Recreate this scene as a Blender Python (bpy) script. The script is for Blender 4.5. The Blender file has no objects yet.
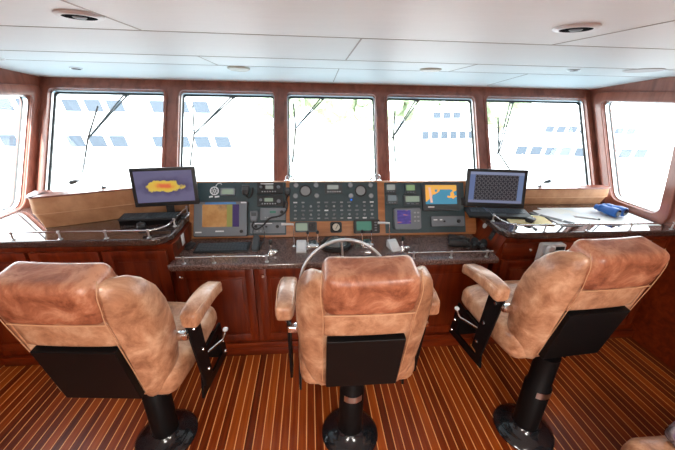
import bpy, bmesh, math, random
from mathutils import Vector, Matrix
random.seed(7)
S = bpy.context.scene
COL = S.collection
PI = math.pi

# ------------------------------------------------------------------ materials
def mat(name, col, rough=.5, metal=0., spec=.5, coat=0., coat_rough=.05):
    m = bpy.data.materials.new(name); m.use_nodes = True
    b = m.node_tree.nodes['Principled BSDF']
    b.inputs['Base Color'].default_value = (*col, 1)
    b.inputs['Roughness'].default_value = rough
    b.inputs['Metallic'].default_value = metal
    b.inputs['Specular IOR Level'].default_value = spec
    b.inputs['Coat Weight'].default_value = coat
    b.inputs['Coat Roughness'].default_value = coat_rough
    return m
def N(m, t, **kw):
    n = m.node_tree.nodes.new(t)
    for k, v in kw.items(): setattr(n, k, v)
    return n
def L(m, a, b): m.node_tree.links.new(a, b)
def bs(m): return m.node_tree.nodes['Principled BSDF']
def ramp(m, fac, stops):
    r = N(m, 'ShaderNodeValToRGB'); el = r.color_ramp.elements
    el[0].position, el[0].color = stops[0][0], (*stops[0][1], 1)
    el[1].position, el[1].color = stops[-1][0], (*stops[-1][1], 1)
    for p, c in stops[1:-1]:
        e = el.new(p); e.color = (*c, 1)
    L(m, fac, r.inputs[0]); return r.outputs[0]
def noise(m, scale=(1,1,1), s=5., detail=4., rough=.5, coord='Object', dist=0.):
    tc = N(m, 'ShaderNodeTexCoord'); mp = N(m, 'ShaderNodeMapping')
    mp.inputs['Scale'].default_value = scale
    L(m, tc.outputs[coord], mp.inputs[0])
    n = N(m, 'ShaderNodeTexNoise'); n.inputs['Scale'].default_value = s
    n.inputs['Detail'].default_value = detail; n.inputs['Roughness'].default_value = rough
    n.inputs['Distortion'].default_value = dist
    L(m, mp.outputs[0], n.inputs['Vector']); return n.outputs[0]
def bump(m, fac, strength=.2, dist=.002):
    b = N(m, 'ShaderNodeBump'); b.inputs['Strength'].default_value = strength
    b.inputs['Distance'].default_value = dist
    L(m, fac, b.inputs['Height']); L(m, b.outputs[0], bs(m).inputs['Normal'])

def wood(name, c0, c1, c2, scale=(1,1,10), s=3., rough=.25, coat=.4):
    m = mat(name, c1, rough, coat=coat)
    f = noise(m, scale, s, 5, .6, dist=.6)
    L(m, ramp(m, f, [(.3, c0), (.5, c1), (.72, c2)]), bs(m).inputs['Base Color'])
    return m
MAHOG = wood('mahogany', (.085,.010,.002), (.17,.020,.003), (.24,.036,.006), (10,10,1), 2.2, .32, .12)
MAHOG_X = wood('mahogany rail', (.085,.010,.002), (.17,.020,.003), (.24,.036,.006), (1,10,10), 2.2, .32, .12)
FRAME = wood('window mahogany', (.16,.045,.028), (.24,.075,.047), (.31,.105,.068), (8,8,1), 2., .3, .4)
DASHW = wood('dash veneer', (.33,.12,.035), (.45,.17,.055), (.58,.25,.09), (1,6,8), 2.5, .3, .3)

def leather(name, c0, c1, c2):
    m = mat(name, c1, .38, spec=.5, coat=.35, coat_rough=.22)
    f = noise(m, (1,1,1), 9., 8, .68, dist=.4)
    L(m, ramp(m, f, [(.36, c0), (.50, c1), (.63, c2)]), bs(m).inputs['Base Color'])
    f2 = noise(m, (1,1,1), 60., 4, .6)
    bump(m, f2, .35, .002)
    r = ramp(m, f, [(.3, (.52,)*3), (.7, (.30,)*3)])
    L(m, r, bs(m).inputs['Roughness'])
    return m
LEATHER = leather('worn tan leather', (.29,.120,.058), (.50,.245,.132), (.68,.41,.255))
LEATHER_D = leather('reddish brown leather', (.20,.055,.024), (.42,.15,.076), (.62,.30,.175))
SUEDE = mat('tan padded vinyl', (.40,.20,.10), .6)
L(SUEDE, ramp(SUEDE, noise(SUEDE, (1,1,1), 9, 5, .6), [(.3,(.42,.19,.085)), (.7,(.62,.34,.18))]), bs(SUEDE).inputs['Base Color'])
PIPING = mat('leather piping', (.60,.34,.19), .5)
BLACK = mat('black painted metal', (.004,.004,.0045), .45, spec=.2)
BLACKG = mat('black gloss base', (.010,.011,.013), .15, coat=.5)
PLASTIC = mat('black plastic', (.018,.019,.021), .45)
FACIA = mat('charcoal facia', (.040,.072,.082), .42)
GREYP = mat('grey instrument plastic', (.17,.19,.215), .45)
GREYL = mat('light grey plastic', (.34,.37,.39), .45)
DGREY = mat('dark grey plastic', (.055,.065,.072), .45)
KEYM = mat('grey key caps', (.075,.095,.115), .4)
CHROME = mat('polished steel', (.78,.79,.80), .12, metal=1.)
STEEL = mat('brushed steel', (.62,.62,.63), .3, metal=1.)
WHITEP = mat('white plastic', (.72,.74,.76), .4)
CREAM = mat('cream plastic', (.60,.56,.47), .45)
PAPER = mat('white paper', (.80,.81,.82), .8)
YELLOW = mat('yellow paper', (.80,.68,.36), .8)
BLUE = mat('blue rubber', (.012,.10,.38), .4)
NAVY = mat('dark lens', (.01,.015,.04), .1, coat=.5)
RUBBER = mat('black rubber', (.012,.013,.014), .6)
CABLE = mat('dark cable', (.02,.02,.022), .5)

GRAN = mat('speckled brown granite', (.1,.07,.06), .12, spec=.6, coat=.6, coat_rough=.03)
g1 = noise(GRAN, (1,1,1), 160., 3, .7)
L(GRAN, ramp(GRAN, g1, [(.32,(.035,.020,.018)), (.5,(.16,.092,.080)), (.66,(.32,.23,.205))]), bs(GRAN).inputs['Base Color'])
DESKTOP = mat('glossy dark desk lacquer', (.045,.024,.018), .05, spec=.7, coat=.8, coat_rough=.02)
g2 = noise(DESKTOP, (1,1,1), 140., 3, .7)
L(DESKTOP, ramp(DESKTOP, g2, [(.35,(.030,.016,.013)), (.65,(.10,.062,.055))]), bs(DESKTOP).inputs['Base Color'])

RECESS = mat('dark lamp recess', (.012,.016,.018), .9, spec=0.)
CEIL = mat('off white headliner', (.82,.87,.88), .55)
bump(CEIL, noise(CEIL, (1,2.5,1), 6., 3, .5), .15, .01)
SEAM = mat('headliner seam', (.42,.41,.39), .6)

# floor: teak planks with pale holly strips, running fore and aft
TEAK = mat('teak and holly planks', (.3,.1,.03), .36, spec=.35, coat=.08, coat_rough=.2)
def floor_mat(m):
    tc = N(m, 'ShaderNodeTexCoord'); sx = N(m, 'ShaderNodeSeparateXYZ'); L(m, tc.outputs['Object'], sx.inputs[0])
    def M_(op, a, b=None):
        n = N(m, 'ShaderNodeMath', operation=op)
        for i, v in enumerate((a, b)):
            if v is None: continue
            if isinstance(v, (int, float)): n.inputs[i].default_value = v
            else: L(m, v, n.inputs[i])
        return n.outputs[0]
    u = M_('DIVIDE', M_('ADD', sx.outputs[0], 0.0645 + 10*0.049), 0.049)
    fr = M_('FRACT', u); idx = M_('FLOOR', u)
    strip = M_('LESS_THAN', M_('ABSOLUTE', M_('SUBTRACT', fr, .5)), .055)   # centre of strip
    # plank id shifts at the strip, so add half
    idp = M_('FLOOR', M_('ADD', u, .5))
    wn = N(m, 'ShaderNodeTexWhiteNoise', noise_dimensions='1D'); L(m, idp, wn.inputs['W'])
    mp = N(m, 'ShaderNodeMapping'); mp.inputs['Scale'].default_value = (26, 1.3, 1); L(m, tc.outputs['Object'], mp.inputs[0])
    gn = N(m, 'ShaderNodeTexNoise'); gn.inputs['Scale'].default_value = 2.5; gn.inputs['Detail'].default_value = 5
    L(m, mp.outputs[0], gn.inputs['Vector'])
    f = M_('ADD', M_('MULTIPLY', wn.outputs[0], .45), M_('MULTIPLY', gn.outputs[0], .55))
    pl = ramp(m, f, [(.2,(.085,.010,.001)), (.5,(.22,.032,.003)), (.8,(.42,.085,.007))])
    margin = M_('GREATER_THAN', sx.outputs[1], 1.875)
    mline = M_('LESS_THAN', M_('ABSOLUTE', M_('SUBTRACT', sx.outputs[1], 1.872)), .005)
    onp = M_('MULTIPLY', strip, M_('SUBTRACT', 1.0, margin))
    any_ = M_('MAXIMUM', onp, mline)
    mx = N(m, 'ShaderNodeMix', data_type='RGBA')
    L(m, any_, mx.inputs[0]); L(m, pl, mx.inputs[6]); mx.inputs[7].default_value = (.78,.36,.13,1)
    L(m, mx.outputs[2], bs(m).inputs['Base Color'])
floor_mat(TEAK)

def glass_mat():
    m = bpy.data.materials.new('window glass'); m.use_nodes = True
    nt = m.node_tree; nt.nodes.clear()
    o = N(m, 'ShaderNodeOutputMaterial'); mx = N(m, 'ShaderNodeMixShader')
    tr = N(m, 'ShaderNodeBsdfTransparent'); tr.inputs[0].default_value = (.95,.98,.98,1)
    gl = N(m, 'ShaderNodeBsdfGlossy'); gl.inputs['Roughness'].default_value = .02
    mx.inputs[0].default_value = .05
    L(m, tr.outputs[0], mx.inputs[1]); L(m, gl.outputs[0], mx.inputs[2]); L(m, mx.outputs[0], o.inputs[0])
    return m
GLASS = glass_mat()

def screen(name, builder, strength=1.0):
    m = bpy.data.materials.new(name); m.use_nodes = True
    b = bs(m); b.inputs['Base Color'].default_value = (.02,.02,.025,1); b.inputs['Roughness'].default_value = .12
    c = builder(m); L(m, c, b.inputs['Emission Color']); b.inputs['Emission Strength'].default_value = strength
    return m
def flat(c):
    def f(m):
        n = N(m, 'ShaderNodeRGB'); n.outputs[0].default_value = (*c, 1); return n.outputs[0]
    return f
LCDG = screen('green grey lcd', flat((.26,.32,.24)), .8)
LCDY = screen('pale lcd', flat((.30,.32,.29)), .8)
LCDT = screen('green radar lcd', flat((.05,.17,.12)), .9)

# ------------------------------------------------------------------ mesh helpers
def NB(): return bmesh.new()
def T(x=0, y=0, z=0): return Matrix.Translation((x, y, z))
def RX(a): return Matrix.Rotation(a, 4, 'X')
def RY(a): return Matrix.Rotation(a, 4, 'Y')
def RZ(a): return Matrix.Rotation(a, 4, 'Z')
I4 = Matrix.Identity(4)
def box(bm, c, s, M=I4, bev=0., seg=2):
    r = bmesh.ops.create_cube(bm, size=1.)
    vs = r['verts']
    bmesh.ops.scale(bm, vec=s, verts=vs); bmesh.ops.translate(bm, vec=c, verts=vs)
    if bev > 0:
        es = list({e for v in vs for e in v.link_edges})
        rr = bmesh.ops.bevel(bm, geom=es, offset=min(bev, min(s)*.49), segments=seg, affect='EDGES', profile=.5)
        vs = list({v for f in rr['faces'] for v in f.verts} | {v for v in vs if v.is_valid})
    bmesh.ops.transform(bm, matrix=M, verts=vs)
    return bm
def rbox(bm, c, s, r, n=10, M=I4, fn=None):
    """soft rounded cushion: cube grid projected on a rounded box"""
    q = bmesh.new(); bmesh.ops.create_cube(q, size=2.)
    bmesh.ops.subdivide_edges(q, edges=q.edges[:], cuts=n-1, use_grid_fill=True)
    h = [x/2 for x in s]
    rr = [min(r, x) for x in h]
    for v in q.verts:
        p = Vector(v.co)
        a = Vector([math.copysign(abs(p[i])**.75, p[i])*h[i] for i in range(3)])
        inner = Vector([max(-(h[i]-rr[i]), min(h[i]-rr[i], a[i])) for i in range(3)])
        d = Vector([(a[i]-inner[i])/rr[i] for i in range(3)])
        if d.length > 0:
            m = max(abs(x) for x in d); d = d*(m/d.length) if d.length else d
            d = d / max(m, 1e-6) * 1.0 if m > .999 else d
            # push to unit sphere when on the cube surface
            nd = Vector([(a[i]-inner[i])/rr[i] for i in range(3)])
            if nd.length > 1e-6: nd.normalize()
            d = nd
        co = Vector([inner[i] + d[i]*rr[i] for i in range(3)]) + Vector(c)
        if fn: co = fn(co)
        v.co = M @ co
    vm = {}
    for v in q.verts: vm[v] = bm.verts.new(v.co)
    for f in q.faces:
        try: bm.faces.new([vm[v] for v in f.verts])
        except ValueError: pass
    q.free(); return bm
def lathe(bm, prof, seg=32, M=I4, axis='Z'):
    rings = []
    for (r, z) in prof:
        ring = []
        for k in range(seg):
            a = 2*PI*k/seg
            ring.append(bm.verts.new(M @ Vector((r*math.cos(a), r*math.sin(a), z))))
        rings.append(ring)
    for i in range(len(rings)-1):
        for k in range(seg):
            bm.faces.new((rings[i][k], rings[i][(k+1) % seg], rings[i+1][(k+1) % seg], rings[i+1][k]))
    if prof[0][0] > 1e-5: bm.faces.new(list(reversed(rings[0])))
    if prof[-1][0] > 1e-5: bm.faces.new(rings[-1])
    return bm
def tube(bm, pts, r, seg=10, closed=False, r2=None):
    pts = [Vector(p) for p in pts]; n = len(pts); rings = []
    up = None
    for i, p in enumerate(pts):
        if closed: d = pts[(i+1) % n] - pts[i-1]
        else: d = pts[min(i+1, n-1)] - pts[max(i-1, 0)]
        d.normalize()
        if up is None:
            up = Vector((0,0,1)) if abs(d.z) < .9 else Vector((1,0,0))
        a = d.cross(up)
        if a.length < 1e-4: a = d.cross(Vector((0,1,0)))
        a.normalize(); b = a.cross(d).normalized(); up = b
        rad = r if r2 is None else r + (r2-r)*i/(n-1)
        rings.append([bm.verts.new(p + a*rad*math.cos(2*PI*k/seg) + b*rad*math.sin(2*PI*k/seg)) for k in range(seg)])
    m = n if closed else n-1
    for i in range(m):
        A, B = rings[i], rings[(i+1) % n]
        for k in range(seg):
            bm.faces.new((A[k], A[(k+1) % seg], B[(k+1) % seg], B[k]))
    if not closed:
        bm.faces.new(list(reversed(rings[0]))); bm.faces.new(rings[-1])
    return bm
def spline(pts, k=6):
    P = [Vector(p) for p in pts]; out = []
    for i in range(len(P)-1):
        p0 = P[max(i-1,0)]; p1 = P[i]; p2 = P[i+1]; p3 = P[min(i+2,len(P)-1)]
        for j in range(k):
            t = j/k
            out.append(.5*((2*p1)+(-p0+p2)*t+(2*p0-5*p1+4*p2-p3)*t*t+(-p0+3*p1-3*p2+p3)*t**3))
    out.append(P[-1]); return out
def prism(bm, poly, a, b, axis='Z', M=I4):
    """extrude polygon; axis Z: poly=(x,y); X: poly=(y,z); Y: poly=(x,z)"""
    def mk(p, t):
        return {'Z': Vector((p[0],p[1],t)), 'X': Vector((t,p[0],p[1])), 'Y': Vector((p[0],t,p[1]))}[axis]
    A = [bm.verts.new(M @ mk(p, a)) for p in poly]; B = [bm.verts.new(M @ mk(p, b)) for p in poly]
    n = len(poly)
    bm.faces.new(list(reversed(A))); bm.faces.new(B)
    for i in range(n): bm.faces.new((A[i], A[(i+1) % n], B[(i+1) % n], B[i]))
    return bm
def loft(bm, sections, caps=True):
    R = [[bm.verts.new(p) for p in s] for s in sections]; n = len(R[0])
    for i in range(len(R)-1):
        for k in range(n): bm.faces.new((R[i][k], R[i][(k+1) % n], R[i+1][(k+1) % n], R[i+1][k]))
    if caps: bm.faces.new(list(reversed(R[0]))); bm.faces.new(R[-1])
    return bm
def obj(name, bm, m, parent=None, smooth=40, loc=None, bevel=0., subsurf=0):
    bmesh.ops.recalc_face_normals(bm, faces=bm.faces[:])
    me = bpy.data.meshes.new(name); bm.to_mesh(me); bm.free()
    for mm in (m if isinstance(m, (list, tuple)) else [m]): me.materials.append(mm)
    o = bpy.data.objects.new(name, me); COL.objects.link(o)
    if parent: o.parent = parent
    if loc is not None: o.location = loc
    if smooth:
        for p in me.polygons: p.use_smooth = True
        try: me.set_sharp_from_angle(angle=math.radians(smooth))
        except Exception: pass
    if bevel:
        b = o.modifiers.new('bevel', 'BEVEL'); b.width = bevel; b.segments = 3; b.limit_method = 'ANGLE'; b.angle_limit = math.radians(35)
        b.harden_normals = False
    if subsurf:
        s = o.modifiers.new('sub', 'SUBSURF'); s.levels = s.render_levels = subsurf
    return o
def thing(name, label, cat, loc=(0,0,0), rotz=0, group=None):
    o = bpy.data.objects.new(name, None); COL.objects.link(o); o.empty_display_size = .05
    o.location = loc; o.rotation_euler = (0,0,rotz); o['label'] = label; o['category'] = cat
    if group: o['group'] = group
    return o
def tag(o, label, cat, group=None):
    o['label'] = label; o['category'] = cat
    if group: o['group'] = group
    return o
def struct(name, bm, m, parent=None, **k):
    o = obj(name, bm, m, parent, **k)
    if not parent: o['kind'] = 'structure'
    return o
def base_at(o, loc):
    """move the origin of a one-mesh thing to loc, mesh stays put"""
    o.data.transform(Matrix.Translation(-Vector(loc))); o.location = loc; return o
def rrect(x0, y0, x1, y1, r, seg=5):
    pts = []
    for cx, cy, a0 in ((x1-r,y1-r,0),(x0+r,y1-r,90),(x0+r,y0+r,180),(x1-r,y0+r,270)):
        for k in range(seg+1):
            a = math.radians(a0 + 90*k/seg); pts.append((cx+r*math.cos(a), cy+r*math.sin(a)))
    return pts

XL, XR = -2.17, 2.62
FILL = 21.
REAR = (.0, .35)
# ------------------------------------------------------------------ floor, ceiling
bm = NB(); box(bm, (.225, .2, -.02), (XR-XL+.1, 4.9, .04)); struct('floor', bm, TEAK, smooth=0)
prof = [(-2.2,2.0),(1.40,1.999),(1.98,1.972),(2.40,1.957),(3.10,1.874)]
bm = NB()
prism(bm, [(y,z) for y,z in prof] + [(3.10,2.06),(-2.2,2.06)], XL-.03, XR+.03, 'X')
struct('ceiling', bm, CEIL, smooth=0)
def zc(y):
    for (y0,z0),(y1,z1) in zip(prof, prof[1:]):
        if y0 <= y <= y1: return z0+(z1-z0)*(y-y0)/(y1-y0)
    return prof[0][1]
bm = NB()
for y in (1.40,1.98,2.40): box(bm, (.225, y, zc(y)), (XR-XL, .007, .003))
def seamx(x, ya, yb):
    n = 1
    p0, p1 = Vector((x,ya,zc(ya)-.0005)), Vector((x,yb,zc(yb)-.0005))
    prism(bm, [(ya,p0.z-.001),(yb,p1.z-.001),(yb,p1.z+.002),(ya,p0.z+.002)], x-.003, x+.003, 'X')
for x in (-.60, .98): seamx(x, -2., 1.40)
for x in (.205,): seamx(x, 1.40, 1.98)
for x in (-.59, .97): seamx(x, 1.98, 2.40)
for x in (.205, .96+.6): seamx(x, 2.40, 2.95)
struct('trim_1', bm, SEAM, smooth=0)

# ------------------------------------------------------------------ front wall with raked windows
def YW(z): return 2.6 + .533*(z-1.04)          # inner face of windshield plane
E = math.sqrt(1+.533**2)
def WP(x, s, n=0.):                             # wall-plane coords: x, slope length s from z=.9, n = inwards (to the room)
    z = .9 + s/E
    return Vector((x, YW(z) , z)) + Vector((0, -1, .533))/E*n
def sz(z): return (z-.9)*E
WX = [(-2.098,-1.20),(-1.078,-.295),(-.19,.582),(.682,1.487),(1.594,2.560)]
ZB, ZT = 1.0, 1.797
def plane_face(bm, P, outer, inner, n0, n1):
    """solid plate between outer and inner closed loops (same vertex count)"""
    def lp(l, n): return [bm.verts.new(P(x, s, n)) for x, s in l]
    o0, i0, o1, i1 = lp(outer,n0), lp(inner,n0), lp(outer,n1), lp(inner,n1)
    k = len(outer)
    for j in range(k):
        q = (j+1) % k
        bm.faces.new((o0[j],o0[q],i0[q],i0[j])); bm.faces.new((o1[j],i1[j],i1[q],o1[q]))
        bm.faces.new((o0[j],o1[j],o1[q],o0[q])); bm.faces.new((i0[j],i0[q],i1[q],i1[j]))
def rect_like(x0, y0, x1, y1, seg=5):
    """rect with vertex order matching rrect"""
    pts = []
    for cx, cy, a0 in ((x1,y1,0),(x0,y1,90),(x0,y0,180),(x1,y0,270)):
        for k in range(seg+1): pts.append((cx, cy))
    return pts
bm = NB()
edges = [XL-.03] + [ (WX[i][1]+WX[i+1][0])/2 for i in range(4)] + [XR+.03]
for i, (a, b) in enumerate(WX):
    outer = rrect(edges[i], sz(.95), edges[i+1], sz(1.93), .0005)
    inner = rrect(a, sz(ZB), b, sz(ZT), .035)
    plane_face(bm, WP, outer, inner, 0., -.07)
prism(bm, [(2.555,.96),(2.65,.96),(2.65,-.04),(2.555,-.04)], XL-.03, XR+.03, 'X')
struct('wall_front', bm, FRAME, smooth=30)
for i, (a, b) in enumerate(WX):
    w = thing('window_%d' % (i+1), '', 'window'); del w['label']; del w['category']; w['kind'] = 'structure'
    w.location = ((a+b)/2, YW(1.0), 1.0)
    off = -Vector(w.location)
    def PW(x, s, n=0.): return WP(x, s, n) + off
    bm = NB(); plane_face(bm, PW, rrect(a-.022, sz(ZB)-.022, b+.022, sz(ZT)+.022, .05), rrect(a, sz(ZB), b, sz(ZT), .035), .012, -.0)
    obj('window_frame', bm, FRAME, w, 30)
    bm = NB(); plane_face(bm, PW, rrect(a, sz(ZB), b, sz(ZT), .035), rrect(a+.009, sz(ZB)+.009, b-.009, sz(ZT)-.009, .028), -.020, -.045)
    obj('metal_trim', bm, STEEL, w, 30)
    bm = NB(); plane_face(bm, PW, rrect(a+.004, sz(ZB)+.004, b-.004, sz(ZT)-.004, .03), rrect(a+.017, sz(ZB)+.017, b-.017, sz(ZT)-.017, .025), -.046, -.060)
    obj('rubber_seal', bm, RUBBER, w, 30)
    bm = NB(); pts = rrect(a, sz(ZB), b, sz(ZT), .03)
    A = [bm.verts.new(PW(x, s, -.055)) for x, s in pts]; bm.faces.new(A)
    obj('pane', bm, GLASS, w, 0)

# ------------------------------------------------------------------ side walls (X const) with one window each
def side_wall(name, X, sgn, wpts, num):
    # sgn: +1 => room lies to +X (left wall)
    ys = [-2.2, 3.2]
    bm = NB()
    # window polygon in (y,z), build ring with same count
    cy = sum(p[0] for p in wpts)/4; cz = sum(p[1] for p in wpts)/4
    def rounded(pts, r, seg=5):
        out = []; n = len(pts)
        for i in range(n):
            p = Vector(pts[i]); a = Vector(pts[i-1]); b = Vector(pts[(i+1) % n])
            u = (a-p).normalized(); v = (b-p).normalized()
            p0 = p+u*r; p1 = p+v*r
            for k in range(seg+1):
                t = k/seg; out.append(tuple((1-t)**2*p0 + 2*t*(1-t)*p + t*t*p1))
        return out
    def grow(pts, d):
        n = len(pts); out = []
        for i in range(n):
            p = Vector(pts[i]); a = Vector(pts[i-1]); b = Vector(pts[(i+1) % n])
            n1 = (p-a).normalized(); n2 = (b-p).normalized()
            m1 = Vector((n1.y,-n1.x)); m2 = Vector((n2.y,-n2.x))
            c = (m1+m2); c = c/(1+m1.dot(m2)); out.append(tuple(p+c*d))
        return out
    # orientation: make polygon counter clockwise so that m points outward
    area = sum(wpts[i][0]*wpts[(i+1)%4][1]-wpts[(i+1)%4][0]*wpts[i][1] for i in range(4))
    if area < 0: wpts = wpts[::-1]
    # outer rectangle corners matched to window corners order
    def corner(p): return (ys[0] if p[0] < cy else ys[1], 0.0 if p[1] < cz else 2.05)
    outer = []
    for p in wpts:
        c = corner(p)
        if c[0] > cy and c[1] < .5: outer += [(2.67,0.),(2.67,.3),(2.67,.6),(2.67,.85),(2.67,.96),(2.76,1.10)]
        else: outer += [c]*6
    # degenerate duplicates: nudge slightly
    outer = [(p[0]+1e-5*i, p[1]) for i, p in enumerate(outer)]
    inner = rounded(wpts, .07)
    P = lambda y, z, n=0.: Vector((X + sgn*n, y, z))
    plane_face(bm, P, outer, inner, 0., -.08)
    struct(name, bm, FRAME, smooth=30)
    w = thing('window_%d' % num, '', 'window'); del w['label']; del w['category']; w['kind'] = 'structure'
    w.location = (X, cy, min(p[1] for p in wpts)); off = -Vector(w.location)
    Q = lambda y, z, n=0.: P(y, z, n) + off
    bm = NB(); plane_face(bm, Q, rounded(grow(wpts, .075), .12), inner, .018, 0.)
    obj('window_frame', bm, FRAME, w, 30, bevel=.006)
    bm = NB(); plane_face(bm, Q, inner, rounded(grow(wpts, -.010), .065), -.015, -.045)
    obj('metal_trim', bm, STEEL, w, 30)
    bm = NB(); plane_face(bm, Q, rounded(grow(wpts, -.004), .065), rounded(grow(wpts, -.012), .06), -.046, -.06)
    obj('rubber_seal', bm, RUBBER, w, 30)
    bm = NB(); bm.faces.new([bm.verts.new(Q(y, z, -.055)) for y, z in inner]); obj('pane', bm, GLASS, w, 0)
side_wall('wall_left', XL, 1, [(1.55,.96),(2.475,.96),(2.90,1.745),(1.85,1.745)], 6)
for k_, x_ in ((2, XL+.012), (3, XR-.012)):
    bm = NB(); box(bm, (x_, -.1, .45), (.02, 4.1, .90), bev=.003); struct('trim_%d' % k_, bm, MAHOG_X, smooth=0)
side_wall('wall_right', XR, -1, [(2.05,1.0),(2.455,1.0),(2.875,1.785),(2.18,1.785)], 7)
# rear bulkhead behind the camera with an opening added to let daylight in
bm = NB()
plane_face(bm, lambda x, z, n=0.: Vector((x, -2.2+n, z)), rect_like(XL-.08, 0., XR+.08, 2.05), [(p[0],p[1]) for p in rrect(REAR[0], .02, REAR[1], 1.9, .001)], 0., -.08)
struct('wall_rear', bm, mat('cream wall lining', (.62,.58,.52), .7), smooth=30)

# ------------------------------------------------------------------ lower cabinets
def raised_door(parent, x0, x1, z0, z1, y, knob=None, name='door'):
    """framed door panel facing -y, parent-space coords"""
    bm = NB()
    w = .055
    box(bm, ((x0+x1)/2, y, (z0+z1)/2), (x1-x0, .018, z1-z0), bev=.003)
    for c, s in ((((x0+x1)/2, y-.012, z1-w/2), (x1-x0, .010, w)), (((x0+x1)/2, y-.012, z0+w/2), (x1-x0, .010, w)),
                 ((x0+w/2, y-.0121, (z0+z1)/2), (w, .010, z1-z0)), ((x1-w/2, y-.0121, (z0+z1)/2), (w, .010, z1-z0))):
        box(bm, c, s, bev=.003)
    d = obj(name, bm, MAHOG, parent, 30)
    bm = NB(); a = w+.022
    box(bm, ((x0+x1)/2, y-.010, (z0+z1)/2), (x1-x0-2*a, .008, z1-z0-2*a), bev=.0035)
    obj('panel', bm, MAHOG, d, 30)
    if knob:
        bm = NB(); lathe(bm, [(.0,.0),(.010,.0),(.013,.004),(.010,.008),(0,.009)], 16, T(knob[0], y-.017, knob[1]) @ RX(PI/2))
        obj('latch', bm, CHROME, d)
    return d
# helm console under the low counter
t = thing('console_cabinet', 'long low mahogany cabinet with three framed doors under the central helm counter', 'cabinet', (.18,1.9,0))
bm = NB(); box(bm, (0,.28,.375), (2.10,.60,.75)); obj('body', bm, MAHOG, t, 0)
bm = NB(); box(bm, (0,-.022,.035), (2.10,.03,.07), bev=.004); box(bm, (0,-.032,.095), (2.10,.022,.05), bev=.006); obj('plinth', bm, MAHOG_X, t, 30)
for a, b in ((-1.045,-.56),(-.53,.25),(.28,1.045)):
    raised_door(t, a, b, .15, .73, -.028, (b-.03, .68) if a > 0 else (a+.03, .68))
t = thing('desk_cabinet', 'mahogany cabinet under the left chart desk', 'cabinet', (-1.51,1.9,0))
bm = NB(); box(bm, (0,.32,.45), (1.27,.64,.90)); obj('body', bm, MAHOG, t, 0)
bm = NB(); box(bm, (0,-.022,.035), (1.24,.03,.07), bev=.004); obj('plinth', bm, MAHOG_X, t, 30)
for a, b in ((-.64,-.22),(-.20,.20),(.22,.60)): raised_door(t, a, b, .13, .87, -.012)
bm = NB(); box(bm, (0,0,0), (.045,.005,.075), bev=.002); box(bm, (0,-.003,.017), (.018,.003,.022), bev=.002); box(bm, (0,-.003,-.017), (.018,.003,.022), bev=.002)
o = obj('power_outlet', bm, WHITEP, loc=(-.857,2.03,.875)); o.rotation_euler = (0,0,PI/2)
tag(o, 'white outlet plate on the wooden side of the left desk', 'outlet')
bm = NB(); box(bm, (0,0,0), (.04,.005,.06), bev=.002); box(bm, (0,-.003,.0), (.018,.003,.03), bev=.002)
o = obj('wall_switch', bm, mat('brown plastic', (.10,.035,.02), .4), loc=(-.857,1.95,.875)); o.rotation_euler = (0,0,PI/2)
tag(o, 'brown switch plate beside the white outlet on the left desk side', 'switch')
t = thing('desk_cabinet', 'mahogany cabinet under the right chart desk, with the telephone on its front', 'cabinet', (1.95,1.9,0))
bm = NB(); prism(bm, [(-.66,0),(-.66,.78),(-.61,.90),(.66,.90),(.66,0)], 0, .645, 'Y'); obj('body', bm, MAHOG, t, 0)
bm = NB(); box(bm, (0,-.022,.035), (1.30,.03,.07), bev=.004); obj('plinth', bm, MAHOG_X, t, 30)
for a, b in ((-.62,-.24),(-.20,.18),(.22,.60)): raised_door(t, a, b, .13, .74, -.012)
for a, b in ((-.62,-.24),(-.20,.18),(.22,.60)):
    bm = NB(); box(bm, ((a+b)/2, -.012, .82), (b-a, .018, .10), bev=.004); dr = obj('drawer', bm, MAHOG_X, t, 30)
    bm = NB(); lathe(bm, [(.0,.0),(.009,.0),(.011,.004),(.009,.008),(0,.009)], 16, T((a+b)/2, -.021, .82) @ RX(PI/2)); obj('latch', bm, CHROME, dr)
# socket and switch on the angled side panel of the right desk
def on_side(y, z): return (1.287 + (z-.78)*.417*1.0, y, z)
SR = Matrix.Rotation(math.atan2(.05,.12), 4, 'Y')
def sideplate(name, y, z, bmf, m, label, cat):
    bm = NB(); bmf(bm); o = obj(name, bm, m); o.matrix_world = Matrix.Translation(on_side(y, z)) @ Matrix.Rotation(math.atan2(.05,.12), 4, 'Y') @ RZ(-PI/2)
    return tag(o, label, cat)
sideplate('speaker_button', 2.17, .885, lambda b: lathe(b, [(0,.004),(.018,.004),(.022,0),(.022,-.004),(0,-.004)], 24, RX(PI/2)), WHITEP, 'small round white knob on the angled wooden side of the right desk', 'knob')
def swp(b):
    box(b, (0,0,0), (.045,.006,.10), bev=.002)
    for k in (-1,0,1): box(b, (0,-.005,k*.03), (.02,.006,.018), bev=.002)
sideplate('switch_panel', 2.04, .875, swp, PLASTIC, 'black three-switch panel on the angled wooden side of the right desk', 'switch')

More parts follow.
